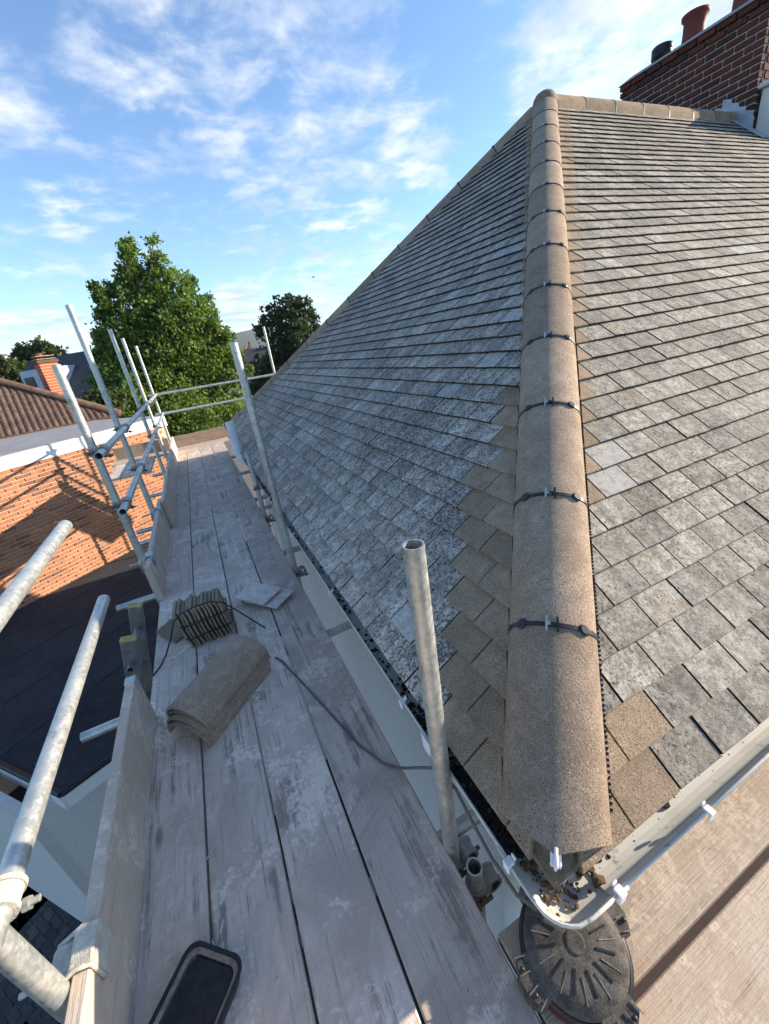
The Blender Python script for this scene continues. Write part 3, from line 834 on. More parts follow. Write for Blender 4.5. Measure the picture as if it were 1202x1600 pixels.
mb.build('flashing', M['lead'], ch)
mb = MB()                                              # pale rendered upstand in front of the stack
mb.bbox((CX + .62, CY0 - .16, 1.75), (1.10, .28, .75), .01); mb.bbox((CX + .60, CY0 - .14, 2.155), (1.16, .36, .05), .01)
mb.build('party_wall_upstand', M['render'], house)

# ------------------------------------------------------------------ scaffold
TR, TRI = .02415, .0202
def tube_thing(name, p, q, label, cat, group, mat='galv', seg=22):
    mb = MB().tube(p, q, TR, TRI, seg); return mb.build(name, M[mat], None, label, cat, group)

def coupler(par, c, a1, a2, mat='coupler', swing=None):
    """right-angle clamp holding two tubes that cross near c; a1, a2 = (point, direction)"""
    (c1, d1), (c2, d2) = a1, a2
    mb = MB(); c1 = Vector(c1); c2 = Vector(c2); d1 = nrm(d1); d2 = nrm(d2)
    for cc, dd in ((c1, d1), (c2, d2)):
        mb.tube(cc - dd * .024, cc + dd * .024, .0305, TR + .0005, 20)
        mb.tube(cc - dd * .026, cc - dd * .016, .034, TR + .0005, 20); mb.tube(cc + dd * .016, cc + dd * .026, .034, TR + .0005, 20)
    mid = (c1 + c2) / 2; mb.bbox(mid, (.05, .05, .05), .008)
    o = mb.build('coupler', M[mat], par)
    for cc, dd, oth in ((c1, d1, d2), (c2, d2, d1)):
        nn = (cc - mid).normalized() if (cc - mid).length > .004 else Vector((1, 0, 0))
        s = dd.cross(nn).normalized()
        mb = MB(); b0 = cc + s * .042; mb.tube(b0 - nn * .03, b0 + nn * .045, .0065, None, 10)
        mb.rev([(.001, 0), (.013, 0), (.013, .012), (.001, .012)], b0 + nn * .018, nn, 6, 0, False)
        mb.bbox(cc + s * .034, (.02, .02, .02), .003)
        mb.build('bolt', M['rust'] if mat == 'coupler' else M['galv'], o)
    return o

SX = -.66; RX = -.611
stands = [('near', .74, .30), ('A', 3.09, .122), ('B', 4.25, .58), ('C', 6.3, .56), ('D', 7.4, .52), ('E', 9.3, .5)]
slab = {'near': 'plaster splashed scaffold upright at the near end of the left toe board', 'A': 'leftmost far scaffold upright holding the open ends of the two far guardrails',
        'B': 'tallest looking scaffold upright, second in the row beyond the open rail ends', 'C': 'third scaffold upright in the row, in front of the tall tree', 'D': 'fourth scaffold upright in the row, in front of the tall tree',
        'E': 'corner scaffold upright at the far end of the row before the tall tree'}
S_ = {}
for k, y, zt in stands:
    S_[k] = tube_thing('scaffold_upright', (SX, y, GZ), (SX, y, zt), slab[k], 'scaffold upright', 'uprights along the outer edge of the scaffold', 'galv_near' if k == 'near' else 'galv')
rt_ = .0
tube_specs = [
    ('guardrail', (RX, -1.4, -.515), (RX, 1.915, -.515), 'upper near guardrail tube ending open above the black felt roof', 'galv_near'),
    ('guardrail', (RX, -1.4, -.885), (RX, 1.92, -.885), 'lower near guardrail tube running down to the plaster caked coupler', 'galv_near'),
    ('guardrail', (RX, 2.91, -.415), (RX, 9.35, -.40), 'upper far guardrail tube with an open end beside the leftmost far upright', 'galv'),
    ('guardrail', (RX, 2.89, -.785), (RX, 9.35, -.77), 'lower far guardrail tube with an open end below the upper one', 'galv'),
    ('guardrail', (-.75, 9.251, -.40), (2.6, 9.251, -.40), 'upper guardrail tube across the far end of the deck', 'galv'),
    ('guardrail', (-.75, 9.251, -.77), (2.6, 9.251, -.77), 'lower guardrail tube across the far end of the deck', 'galv')]
G_ = [tube_thing(n, a, b, l, 'guardrail', 'guardrails of the scaffold', m) for n, a, b, l, m in tube_specs]
for k, y, z in (('near', .74, -.515), ('near', .74, -.885)):
    coupler(S_[k], None, ((SX, y, z), (0, 0, 1)), ((RX, y, z), (0, 1, 0)), 'coupler_near')
for k, y, _ in stands[1:]:
    for z in (-.41, -.78): coupler(S_[k], None, ((SX, y, z), (0, 0, 1)), ((RX, y, z), (0, 1, 0)))
# inner uprights beside the eaves
IX = .322
I1 = tube_thing('scaffold_upright', (IX, .655, -2.0), (IX, .655, -.40), 'nearest inner upright, open topped, standing between the deck and the gutter', 'scaffold upright', 'inner uprights beside the eaves', 'galv', 28)
I2 = tube_thing('scaffold_upright', (IX, 2.76, GZ), (IX, 2.76, .095), 'tall inner upright rising past the hip end tiles', 'scaffold upright', 'inner uprights beside the eaves')
I3 = tube_thing('scaffold_upright', (IX, 4.05, GZ), (IX, 4.05, -.84), 'short dull inner upright cut off just above the gutter by the white vent pipe', 'scaffold upright', 'inner uprights beside the eaves')
I4 = tube_thing('scaffold_upright', (1.76, 9.3, GZ), (1.76, 9.3, .55), 'far upright seen beyond the far hip in front of the round tree', 'scaffold upright', 'inner uprights beside the eaves')
I5 = tube_thing('scaffold_upright', (.352, .575, GZ), (.352, .575, -1.50), 'stub of upright with an open top below the gutter corner', 'scaffold upright', 'inner uprights beside the eaves')
coupler(I1, None, ((IX, .655, -1.60), (0, 0, 1)), ((IX + .05, .655, -1.585), (0, 1, 0)))
coupler(I5, None, ((.352, .575, -1.62), (0, 0, 1)), ((.40, .575, -1.62), (0, 1, 0)))
for I in (I2, I3):
    y = 2.76 if I is I2 else 4.05
    coupler(I, None, ((IX, y, -1.56), (0, 0, 1)), ((IX + .05, y, -1.56), (0, 1, 0)))
    coupler(I, None, ((IX, y, -1.20), (0, 0, 1)), ((IX + .05, y, -1.20), (1, 0, 0))) if I is I3 else None
# transoms under the deck
tl = ['transom tube end poking out beyond the near toe board over the felt roof', 'transom tube end beside the yellow capped ladder', 'transom tube end behind the far toe board, nearer of a pair', 'transom tube end behind the far toe board, farther of a pair',
      'transom tube under the far third of the deck', 'transom tube under the far end of the deck', 'short transom under the nearest inner upright', 'transom reaching from deck to white wall below the gutter', 'transom beside the tall inner upright']
tz = -1.5 - .04 - TR - .002
for (y, xa, xb, l) in ((1.94, -.96, .60, tl[0]), (3.165, -.96, .60, tl[1]), (4.42, -.97, .6, tl[2]), (4.80, -.97, .6, tl[3]), (6.2, -.97, .6, tl[4]), (7.5, -.97, .6, tl[5]), (.715, -.9, .60, tl[6])):
    tube_thing('transom', (xa, y, tz), (xb, y, tz), l, 'scaffold tube', 'transoms under the deck')
tube_thing('ledger', (SX + .05, -1.2, tz - .05), (SX + .05, 9.4, tz - .05), 'long ledger tube under the outer edge of the deck', 'scaffold tube', 'ledgers under the deck')
tube_thing('ledger', (.27, -1.2, tz - .05), (.27, 9.4, tz - .05), 'long ledger tube under the inner edge of the deck', 'scaffold tube', 'ledgers under the deck')

# deck boards -------------------------------------------------------------------------
def board(x0, x1, y0, y1, zt, mat, label, name='scaffold_board', th=.038, cat='scaffold board', group='boards of the walkway'):
    mb = MB(); mb.bbox(((x0 + x1) / 2, (y0 + y1) / 2, zt - th / 2), (x1 - x0, y1 - y0, th), .004)
    o = mb.build(name, M[mat], None, label, cat, group); o['tint'] = random.random(); return o
lanes = [(-.632, -.408), (-.400, -.176), (-.168, .055), (.063, .303)]
jy = [4.39, 4.46, 4.42, 4.41]
ln = ['outermost lane along the toe board', 'second lane from the toe board', 'third lane from the toe board', 'innermost lane along the white wall']
for i, (a, b) in enumerate(lanes):
    board(a, b, -1.2, jy[i] - .004, -1.5 + random.uniform(-.002, .002), 'deck_y', 'long near dusty grey board, ' + ln[i])
    board(a + .004, b + .006, jy[i] + .004, 8.92, -1.5 + random.uniform(-.003, .003), 'deck_y', 'far weathered grey board beyond the joint, ' + ln[i])
for k, (ya_, yb_) in enumerate(((8.94, 9.15), (9.157, 9.36))):
    board(-1.75, 2.6, ya_, yb_, -1.5 + .002 * k, 'deck_x', 'board laid across the far end of the deck, %s' % ('nearer of the two' if k == 0 else 'against the far toe board'), group='boards across the far end')
for k, x in enumerate((-1.1, -1.33, -1.56)):
    board(x - .11, x + .11, 7.7, 8.93, -1.508, 'deck_y', ['grey return board just outside the far uprights', 'middle grey return board outside the far uprights', 'outermost grey return board near the brick wall'][k], group='boards of the far return')
for k, (ya_, yb_) in enumerate(((.202, .425), (-.045, .182), (-.28, -.055), (-.52, -.29))):
    board(.312, 4.2, ya_, yb_, -1.5 + .001 * k, 'deck_x', ['sunlit front board nearest the house under the right gutter', 'sunlit front board at the bottom right corner with long cracks', 'third front board out from the house', 'outermost front board under the picture edge'][k], group='boards of the front lift')
def toe(p0, p1, z0, z1, th, mat, label):
    (xa, ya_), (xb, yb_) = p0, p1
    mb = MB(); mb.bbox(((xa + xb) / 2, (ya_ + yb_) / 2, (z0 + z1) / 2), (max(th, abs(xb - xa)), max(th, abs(yb_ - ya_)), z1 - z0), .004)
    o = mb.build('toe_board', M[mat], None, label, 'toe board', 'toe boards round the deck'); o['tint'] = random.random(); return o
T1 = toe((-.616, -1.0), (-.616, 1.80), -1.497, -1.235, .038, 'toe', 'near toe board on edge along the left of the deck, brown inside face')
T2 = toe((-.616, 2.92), (-.616, 4.62), -1.497, -1.21, .036, 'toe', 'grey far toe board on edge starting beside the leftmost far upright')
T3 = toe((-.578, 4.45), (-.578, 8.95), -1.497, -1.20, .034, 'toe', 'farthest left toe board overlapping inside the grey one')
T4 = toe((-.60, 9.378), (2.6, 9.378), -1.497, -1.27, .034, 'toe_x', 'brown toe board across the far end of the deck before the tree')
T5 = toe((-1.70, 9.378), (-.70, 9.378), -1.497, -1.26, .034, 'toe_x', 'brown toe board of the far return, left of the corner upright')
def toe_clip(par, y, zt, x, mat, w=.07):
    mb = MB(); pts = []
    for s in range(2):
        yy = y + (s - .5) * w
        mb.path([(SX - .03, yy, zt - .10), (SX - .02, yy, zt - .01), (x - .005, yy, zt + .016), (x + .022, yy, zt + .006), (x + .026, yy, zt - .07)], .006, 6)
    mb.bbox((x + .002, y, zt + .010), (.05, w, .012), .004); mb.bbox((x + .0245, y, zt - .03), (.009, w, .07), .003); mb.bbox((SX + .0, y, zt - .03), (.06, w, .06), .01)
    mb.tube((SX - .10, y, zt - .035), (SX, y, zt - .035), .007, None, 8)
    mb.build('toe_board_clip', M[mat], par)
toe_clip(S_['near'], .80, -1.235, -.616, 'coupler_near', .085); toe_clip(S_['A'], 3.11, -1.21, -.616, 'galv'); toe_clip(S_['B'], 4.25, -1.21, -.616, 'galv', .05); toe_clip(S_['D'], 7.4, -1.2, -.58, 'galv', .05)
mb = MB(); mb.bbox((-.616, 1.77, -1.27), (.044, .05, .078), .004); mb.build('end_band', M['galv'], T1)

# ladder leaning on the outer edge ------------------------------------------------------
lad = empty('ladder', (-2.0, 2.4, GZ), 'grey ladder with two yellow capped stiles poking up beside the deck', 'ladder')
ldir = nrm((.235, 0, 1)); ltop = {2.17: -1.27, 2.52: -1.27}
for y in ltop:
    t = Vector((-.675, y, ltop[y])); b = t - ldir * ((t.z - GZ) / ldir.z)
    Mx = Matrix((Vector((0, 1, 0)).cross(ldir), Vector((0, 1, 0)), ldir)).transposed()
    ln_ = (t - b).length
    mb = MB(); mb.bbox((t + b) / 2, (.075, .045, ln_), .006, Mx); mb.build('stile', M['alu'], lad)
    mb = MB(); mb.bbox(t + ldir * .006, (.079, .049, .016), .006, Mx); mb.build('stile_cap', M['yellow'], lad)
for k in range(18):
    c = Vector((-.675, 0, -1.27)) - ldir * (.14 + .25 * k)
    mb = MB(); mb.tube(c + Vector((0, 2.10, 0)), c + Vector((0, 2.60, 0)), .016, .013, 12); mb.build('rung', M['alu'], lad)

# ------------------------------------------------------------------ things lying on the deck
def arc_tile(mb, c, d, side, up, L_, w=.118, h=.075, th=.013):
    c = Vector(c); d = Vector(d); barrel(mb, c - d * (L_ / 2), c + d * (L_ / 2), side, up, w, h, th, 18)
ad = nrm((.70, .66, 0)); asd = nrm((ad.y, -ad.x, 0))
hl = ['topmost sand coloured hip tile of the stack on the deck', 'second hip tile down in the stack on the deck', 'third hip tile down in the stack on the deck', 'bottom hip tile of the stack lying on the boards']
for i in range(4):
    k = 3 - i
    tilt = .05 - .014 * k
    up = nrm(Vector((0, 0, 1)) - asd * -.10); s2 = nrm(ad.cross(up)) * 1.0
    dd = nrm(ad + Vector((0, 0, .02 * k)))
    mb = MB(); c = Vector((-.275, 1.71, -1.4955 + .022 * k)) + asd * (-.007 * k) + ad * (.012 * (k - 1.5) + (.01 if k == 2 else 0))
    arc_tile(mb, c + Vector((0, 0, .009 if k == 0 else .012)), dd, s2, nrm(s2.cross(dd)), .445, .120, .092, .012)
    o = mb.build('hip_tile', M['hip_new'], None, hl[i], 'hip tile', 'stack of spare hip tiles'); o['tint'] = .13 * (k + 1)

def flat_tile(name, c, rz, tx, ty, size, mat, label, group=None, par=None):
    mb = MB(); Mx = Matrix.Rotation(rz, 3, 'Z') @ Matrix.Rotation(tx, 3, 'X') @ Matrix.Rotation(ty, 3, 'Y')
    mb.bbox(c, size, .003, Mx); o = mb.build(name, M[mat], par, label, 'roof tile' if par is None else None, group); o['tint'] = random.random(); return o
M['slab_pale'] = plain('pale lime smeared tile', (.58, .52, .45), .9, 0, .25, 22, .5)
flat_tile('loose_tile', (.012, 2.46, -1.440), math.radians(-52), .02, 0, (.265, .185, .013), 'slab_pale', 'pale grey loose tile lying on top beside the strapped bundle', 'loose tiles on the deck')
flat_tile('loose_tile', (.072, 2.415, -1.463), math.radians(-50), .02, .02, (.28, .19, .013), 'slab_pale', 'pale loose tile lying underneath, its edge sticking out towards the wall', 'loose tiles on the deck')
flat_tile('loose_tile', (.03, 2.50, -1.485), math.radians(-38), .0, .0, (.22, .16, .022), 'tile_new', 'dark packing piece under the two pale loose tiles', 'loose tiles on the deck')
flat_tile('loose_tile', (-.505, 2.455, -1.475), math.radians(35), .10, -.12, (.165, .20, .014), 'tile_new', 'brown loose tile lying left of the strapped bundle', 'loose tiles on the deck')

bun = empty('tile_bundle', (-.30, 2.33, -1.5), 'strapped bundle of about a dozen curved sand coloured tiles standing on edge', 'tile bundle')
lean = math.radians(-14)
for i in range(12):
    mb = MB(); x = -.415 + i * .0215; pts = []
    # a cambered tile on edge: thickness along X, depth along Y, with a nib at the head
    n_ = 7; vs = []
    for k in range(n_ + 1):
        z = k / n_; hgt = .235 * z
        cam_ = .016 * math.sin(z * math.pi) + (.020 * max(0, (z - .80) / .2) ** 1.2)
        xx = x + hgt * math.tan(lean) * .38 + cam_ * -.6 + random.uniform(-.0008, .0008)
        th_ = .0115 if z < .86 else .0145
        for (dx, dy) in ((-th_ / 2, -.075), (th_ / 2, -.075), (th_ / 2, .085), (-th_ / 2, .085)):
            vs.append((xx + dx + .06 * dy, 2.29 + dy + .10 * hgt + random.uniform(-.001, .001) + .012 * math.sin(i * 2.1), -1.4985 + hgt + .008 * math.sin(i * 1.7 + 1) * z))
    fs = [(3, 2, 1, 0), tuple(n_ * 4 + q for q in range(4))]
    for k in range(n_):
        for q in range(4): fs.append((k * 4 + q, k * 4 + (q + 1) % 4, k * 4 + 4 + (q + 1) % 4, k * 4 + 4 + q))
    mb.add(vs, fs); o = mb.build('tile', M['tile_new'], bun); o['tint'] = random.random()
for z in (-1.43, -1.345):
    mb = MB(); s = (z + 1.5); dx = s * math.tan(lean) * .38 - .006
    pts = [(-.424 + dx, 2.215 + .1 * s, z), (-.40 + dx, 2.197 + .1 * s, z), (-.30 + dx, 2.198 + .1 * s, z + .004), (-.19 + dx, 2.200 + .1 * s, z + .006), (-.160 + dx, 2.215 + .1 * s, z + .004), (-.158 + dx, 2.37, z), (-.30 + dx, 2.40, z), (-.42 + dx, 2.38, z), (-.426 + dx, 2.22 + .1 * s, z)]
    mb.path(pts, .0042, 6); mb.build('strap', M['cord'], bun)
mb = MB()
mb.path([(-.628, 2.10, -1.493), (-.59, 2.16, -1.492), (-.555, 2.19, -1.46), (-.50, 2.20, -1.37), (-.46, 2.205, -1.285), (-.41, 2.21, -1.250), (-.33, 2.21, -1.236), (-.25, 2.21, -1.238), (-.19, 2.21, -1.27), (-.13, 2.20, -1.35), (-.06, 2.17, -1.44), (-.01, 2.13, -1.493)], .0045, 6)
mb.build('strap', M['cord'], bun)
tag(MB().path([(-.005, 1.84, -1.494), (.02, 1.79, -1.494), (.072, 1.60, -1.494), (.146, 1.318, -1.494), (.193, 1.13, -1.493), (.249, 1.003, -1.492), (.286, .955, -1.484), (.306, .90, -1.43), (.312, .80, -1.30), (.337, .715, -1.21), (.347, .63, -1.20), (.346, .56, -1.235), (.349, .48, -1.275), (.36, .40, -1.30), (.385, .36, -1.31)], .0048, 8).build('cable', M['cable']),
    'dark grey cable trailing from the hip tile stack across the boards to the gutter', 'cable')

# dusty black tray in the near corner of the deck
tr = empty('tray', (-.47, .62, -1.5), 'shallow dusty black plastic tray with rounded corners at the bottom of the picture', 'tray')
def rrect(cx, cy, w, h, r, z, ang, n=6):
    out = []
    for (sx, sy, a0) in ((1, 1, 0), (-1, 1, 90), (-1, -1, 180), (1, -1, 270)):
        for k in range(n):
            a = math.radians(a0 + 90 * k / (n - 1)); out.append(((w / 2 - r) * sx + r * math.cos(a), (h / 2 - r) * sy + r * math.sin(a)))
    c, s = math.cos(ang), math.sin(ang)
    return [Vector((cx + x * c - y * s, cy + x * s + y * c, z)) for x, y in out]
def loft(mb, rings, mi=0, cap0=False, cap1=False, sm=False):
    n = len(rings[0]); vs = [p for R in rings for p in R]; fs = []
    for j in range(len(rings) - 1):
        for i in range(n): fs.append((j * n + i, j * n + (i + 1) % n, (j + 1) * n + (i + 1) % n, (j + 1) * n + i))
    if cap0: fs.append(tuple(reversed(range(n))))
    if cap1: fs.append(tuple((len(rings) - 1) * n + i for i in range(n)))
    return mb.add(vs, fs, mi, sm)
ta = math.radians(-41); tcx, tcy = -.463, .645
mb = MB(); z0 = -1.499
loft(mb, [rrect(tcx, tcy, .150, .25, .03, z0, ta), rrect(tcx, tcy, .172, .272, .034, z0 + .040, ta), rrect(tcx, tcy, .180, .28, .036, z0 + .046, ta), rrect(tcx, tcy, .180, .28, .036, z0 + .051, ta), rrect(tcx, tcy, .164, .264, .031, z0 + .052, ta), rrect(tcx, tcy, .160, .26, .030, z0 + .046, ta)], 0, True, False)
mb.build('rim', M['black'], tr)
mb = MB(); loft(mb, [rrect(tcx, tcy, .161, .261, .030, z0 + .0465, ta), rrect(tcx, tcy, .140, .236, .022, z0 + .040, ta)]); mb.build('dusty_ledge', M['dust'], tr)
mb = MB(); loft(mb, [rrect(tcx, tcy, .140, .236, .022, z0 + .0405, ta), rrect(tcx, tcy, .132, .228, .020, z0 + .034, ta)], 0, False, True); mb.build('well', M['gloss'], tr)

# round dusty power tool under the gutter corner
tool = empty('power_tool', (.455, .30, -1.5), 'round dusty black tool with slotted face and red band under the gutter corner', 'power tool')
tc_ = Vector((.446, .298, -1.412)); ta_ = nrm((-.05, -.10, 1)); tu, tv, td = frame(ta_)
mb = MB(); mb.rev([(.001, .014), (.05, .0135), (.09, .010), (.112, .004), (.118, -.004), (.120, -.020), (.120, -.046), (.115, -.052), (.112, -.082)], tc_, ta_, 48)
mb.build('housing', M['dusty_black'], tool)
mb = MB(); mb.rev([(.1205, -.010), (.128, -.014), (.128, -.040), (.1205, -.044)], tc_, ta_, 48); mb.build('rim', M['black'], tool)
mb = MB(); mb.rev([(.116, -.050), (.126, -.052), (.126, -.068), (.114, -.072)], tc_, ta_, 48); mb.build('red_band', M['red'], tool)
mb = MB(); mb.rev([(.001, .0165), (.018, .0162), (.023, .0155), (.0245, .012)], tc_, ta_, 26); mb.build('hub', M['dusty_black'], tool)
def pol(a, r, h): return tc_ + tu * (r * math.cos(a)) + tv * (r * math.sin(a)) + td * h
for k in range(22):
    a = 2 * math.pi * k / 22
    def hgt(r): return np.interp(r, [0, .05, .09, .112], [.014, .0135, .010, .004])
    r0, r1 = (.046, .088) if k % 2 == 0 else (.056, .100)
    e = (pol(a, r1, 0) - pol(a, r0, 0)).normalized(); p0 = pol(a, r0, hgt(r0) + .0012); p1 = pol(a, r1, hgt(r1) + .0012)
    d_ = (p1 - p0).normalized(); s_ = d_.cross(td).normalized(); n_ = s_.cross(d_)
    mb = MB(); mb.box((p0 + p1) / 2, ((p1 - p0).length, .0045 if k % 2 == 0 else .002, .0022), Matrix((d_, s_, n_)).transposed())
    mb.build('vent_slot' if k % 2 == 0 else 'rib', M['black'] if k % 2 == 0 else M['dust'], tool)
for k, a in enumerate((math.radians(0), math.radians(92), math.radians(180), math.radians(272))):
    mb = MB(); rings = []
    for (w, r0, r1, h) in ((.40, .108, .160, .0), (.42, .108, .164, -.03), (.38, .108, .160, -.082)):
        R = [pol(a + w * s, r0, h) for s in (-1, -.33, .33, 1)] + [pol(a + w * .75 * s, r1 - .016 * abs(s), h - .004) for s in (1, .33, -.33, -1)]
        rings.append(R)
    rings = [list(reversed(R)) for R in rings]
    loft(mb, rings, 0, False, True); mb.add(list(reversed([v for v in rings[0]])), [tuple(range(8))])
    g = mb.build('corner_guard', M['dusty_black'], tool)
    for s in (-.16, .16):
        mb = MB(); mb.rev([(.001, .003), (.005, .003), (.005, -.002)], pol(a + s, .142, .0005), ta_, 10); mb.build('screw', M['black'], g)
    for s in (-.3, -.1, .1, .3):
        p0 = pol(a + s, .126, .0015); p1 = pol(a + s, .152, -.0015); d_ = (p1 - p0).normalized(); s_ = d_.cross(td).normalized()
        mb = MB(); mb.box((p0 + p1) / 2, ((p1 - p0).length, .002, .003), Matrix((d_, s_, td)).transposed()); mb.build('rib', M['dust'], g)
# splinters of wood caught in the joints
for (p, q, l) in (((-.405, 1.02, -1.496), (-.36, 1.055, -1.485), 'pale wood splinter sticking out of the outer joint'), ((-.400, .80, -1.497), (-.385, .755, -1.492), 'pale bent wood splinter lower in the outer joint'), ((-.385, .765, -1.49), (-.352, .80, -1.44), 'short bright nail beside the black tray')):
    mb = MB(); p = Vector(p); q = Vector(q); mb.path([p, (p + q) / 2 + Vector((0, 0, .004)), q], .0022, 5); mb.build('nail' if 'nail' in l else 'splinter', M['silver'] if 'nail' in l else M['slab_pale'], None, l, 'nail' if 'nail' in l else 'splinter')

# ------------------------------------------------------------------ garage with the felt roof
FZ = -3.643
wA = Vector((-3.990, 8.675, 0)); wB = Vector((-2.260, 10.0, 0)); wd = (wB - wA).normalized(); wn = Vector((wd.y, -wd.x, 0))   # wall line, facing us
def W(s, z, out=0): return Vector((wA.x + wd.x * s + wn.x * out, wA.y + wd.y * s + wn.y * out, z))
def slab(mb, a, b, z0, z1, n, t):
    mb.hexa([(a.x, a.y, z0), (b.x, b.y, z0), (b.x + n.x * t, b.y + n.y * t, z0), (a.x + n.x * t, a.y + n.y * t, z0), (a.x, a.y, z1), (b.x, b.y, z1), (b.x + n.x * t, b.y + n.y * t, z1), (a.x + n.x * t, a.y + n.y * t, z1)])
gar = empty('garage', (-2.9, 7.0, GZ), 'low flat roofed garage covered in black felt below the scaffold', 'garage')
e0 = Vector((-2.293, 3.854, FZ)); eL = (Vector((-3.037, 4.656, FZ)) - e0).normalized(); eR = (Vector((-1.899, 4.031, FZ)) - e0).normalized()
far_l = W(-2.7, FZ, .005); far_r = W(4.2, FZ, .005); nl = e0 + eL * 3.85; nr_ = e0 + eR * 3.68
mb = MB(); poly = [e0, nr_, far_r, far_l, nl]
mb.add(poly + [p - Vector((0, 0, .06)) for p in poly], [(0, 1, 2, 3, 4), (9, 8, 7, 6, 5)] + [(i, 5 + i, 5 + (i + 1) % 5, (i + 1) % 5) for i in range(5)])
mb.build('felt_roof', M['felt'], gar)
for k in range(4):                                     # laps between the sheets
    o_ = .75 + .95 * k; mb = MB(); slab(mb, W(-2.6, 0, o_), W(4.0, 0, o_), FZ + .001, FZ + .006, wn, .07); mb.build('felt_lap', M['felt_lap'], gar)
mb = MB()                                              # felt kerb along the two open edges
for a, b in ((e0, nl), (e0, nr_)): mb.tube(a + Vector((0, 0, -.01)), b + Vector((0, 0, -.01)), .035, None, 8)
mb.build('roof_edge_trim', M['black'], gar)
cen = (far_l + e0) / 2
nL_ = Vector((-eL.y, eL.x, 0)); nL_ = nL_ if nL_.dot(e0 - cen) < 0 else -nL_
nR_ = Vector((-eR.y, eR.x, 0)); nR_ = nR_ if nR_.dot(e0 - (far_r + e0) / 2) < 0 else -nR_
mb = MB(); slab(mb, e0, nl, FZ - .22, FZ - .045, nL_, .03); slab(mb, e0 + eR * .0, nr_, FZ - .22, FZ - .045, nR_, .03); mb.build('fascia', M['white_paint'], gar)
mb = MB(); a = e0 + nL_ * .25 + nR_ * .25; slab(mb, a, a + eR * 4.0, GZ, FZ - .065, nR_, .1); slab(mb, a, a + eL * 4.2, GZ, FZ - .065, nL_, .1); mb.build('wall', M['render'], gar)
# white lean-to sheet below the left edge
pA = at(0, 1203, math.hypot(3.45, 5.35)); q1 = e0 + Vector((0, 0, -.20)) - nL_ * .015
mb = MB(); q0 = nl + Vector((0, 0, -.20)) - nL_ * .015
dn = (-nL_ * .62 + Vector((0, 0, -.75)))
q1 = q1 + eR * .42
quad = [q0, q1, q1 + dn * 1.05, q0 + dn * 1.05]
mb.hexa([p - Vector((0, 0, .02)) for p in quad] + quad); 
mb.build('lean_to_sheet', M['white_paint'], gar)

mb = MB(); mb.add([(-3, 14.2, GZ + .006), (13, 14.2, GZ + .006), (13, 60, GZ + .006), (-3, 60, GZ + .006)], [(0, 1, 2, 3)]); mb.build('driveway', M['grey_paving'], kind='structure')
# paving --------------------------------------------------------------------------------
mb = MB(); pc = Vector((-4.1, 3.9, GZ)); 
mb.add([(-9, -12, GZ + .004), (14, -12, GZ + .004), (14, 14, GZ + .004), (-9, 14, GZ + .004)], [(0, 1, 2, 3)])
pav = mb.build('paving', M['joint'], kind='structure')
pm = MB().bbox((0, 0, 0), (.196, .096, .05), .005).mesh('paver', M['paver'])
rest = MB(); rt = []; cnt = 0; cand = []
pr = Matrix.Rotation(math.radians(38), 4, 'Z')
for i in range(-26, 27):
    for j in range(-26, 27):
        # 90 degree herringbone
        for (dx, dy, rz) in ((0, 0, 0), (.15, .05 - .10, math.pi / 2)):
            x = (i * .1 + j * .1) + dx; y = (j * .1 - i * .1) * 1.0 + dy
            c = pr @ Vector((x * 1.0, y * 1.0, 0)) + pc
            if (c - pc).length > 2.3: continue
            q = cam_px(Vector((c.x, c.y, GZ)))
            cand.append((0 if q and -10 < q[0] < 215 and 1280 < q[1] < 1600 else 1, (Vector((c.x, c.y, GZ))).length, c, rz))
seen = set(); cand2 = []
for c in sorted(cand, key=lambda t: (t[0], t[1])):
    key = (round(c[2].x, 2), round(c[2].y, 2))
    if key in seen: continue
    seen.add(key); cand2.append(c)
for k, (pri, d_, c, rz) in enumerate(cand2):
    Mx = Matrix.Translation((c.x, c.y, GZ + .004 - .002 + random.uniform(-.002, .002))) @ Matrix.Rotation(rz + math.radians(38), 4, 'Z')
    if pri == 0 and cnt < 280: inst('paver', pm, Mx, pav, random.random()); cnt += 1
    else:
        rest.box((c.x, c.y, GZ + .002), (.196, .096, .05), (Matrix.Rotation(rz + math.radians(38), 3, 'Z'))); rt += [random.random()] * 6
if rest.f:
    o = rest.build('pavers', M['paver'], pav, kind='stuff'); a_ = o.data.attributes.new('tintf', 'FLOAT', 'FACE'); a_.data.foreach_set('value', rt)

# ------------------------------------------------------------------ orange brick extension
ext = empty('brick_extension', (-3.5, 12.8, GZ), 'orange brick extension with a white fascia and grey flat roof beside the garage', 'extension')
WT = -1.205; S0, S1 = -3.5, 4.0
mb = MB(); slab(mb, W(S0, 0, -.012), W(S1, 0, -.012), GZ, WT + .02, -wn, .3); mb.build('wall', M['mortar'], ext)
bme = MB().bbox((0, 0, 0), (.209, .05, .058), .004).mesh('brick', M['brick_orange'])
cand = []; row = 0; z = WT - .04
while z > FZ - .05:
    s = S0 + (0 if row % 2 else -.1125)
    while s < S1 - .1:
        c = W(s + .1075, z, -.022); q = cam_px(c)
        if s + .215 <= S1: cand.append((0 if q and -5 < q[0] < 262 and q[1] > 640 else 1, c.length, c)) 
        s += .225
    z -= .075; row += 1
cand.sort(key=lambda t: (t[0], t[1])); rest = MB(); rt = []
ra = math.atan2(wd.y, wd.x); rm = Matrix.Rotation(ra, 3, 'Z')
for k, (pri, d_, c) in enumerate(cand):
    c = c + wn * random.uniform(-.002, .003)
    if k < 300: inst('brick', bme, Matrix.Translation(c) @ rm.to_4x4(), ext, random.random())
    else: rest.box(c, (.209, .05, .058), rm); rt += [random.random()] * 6
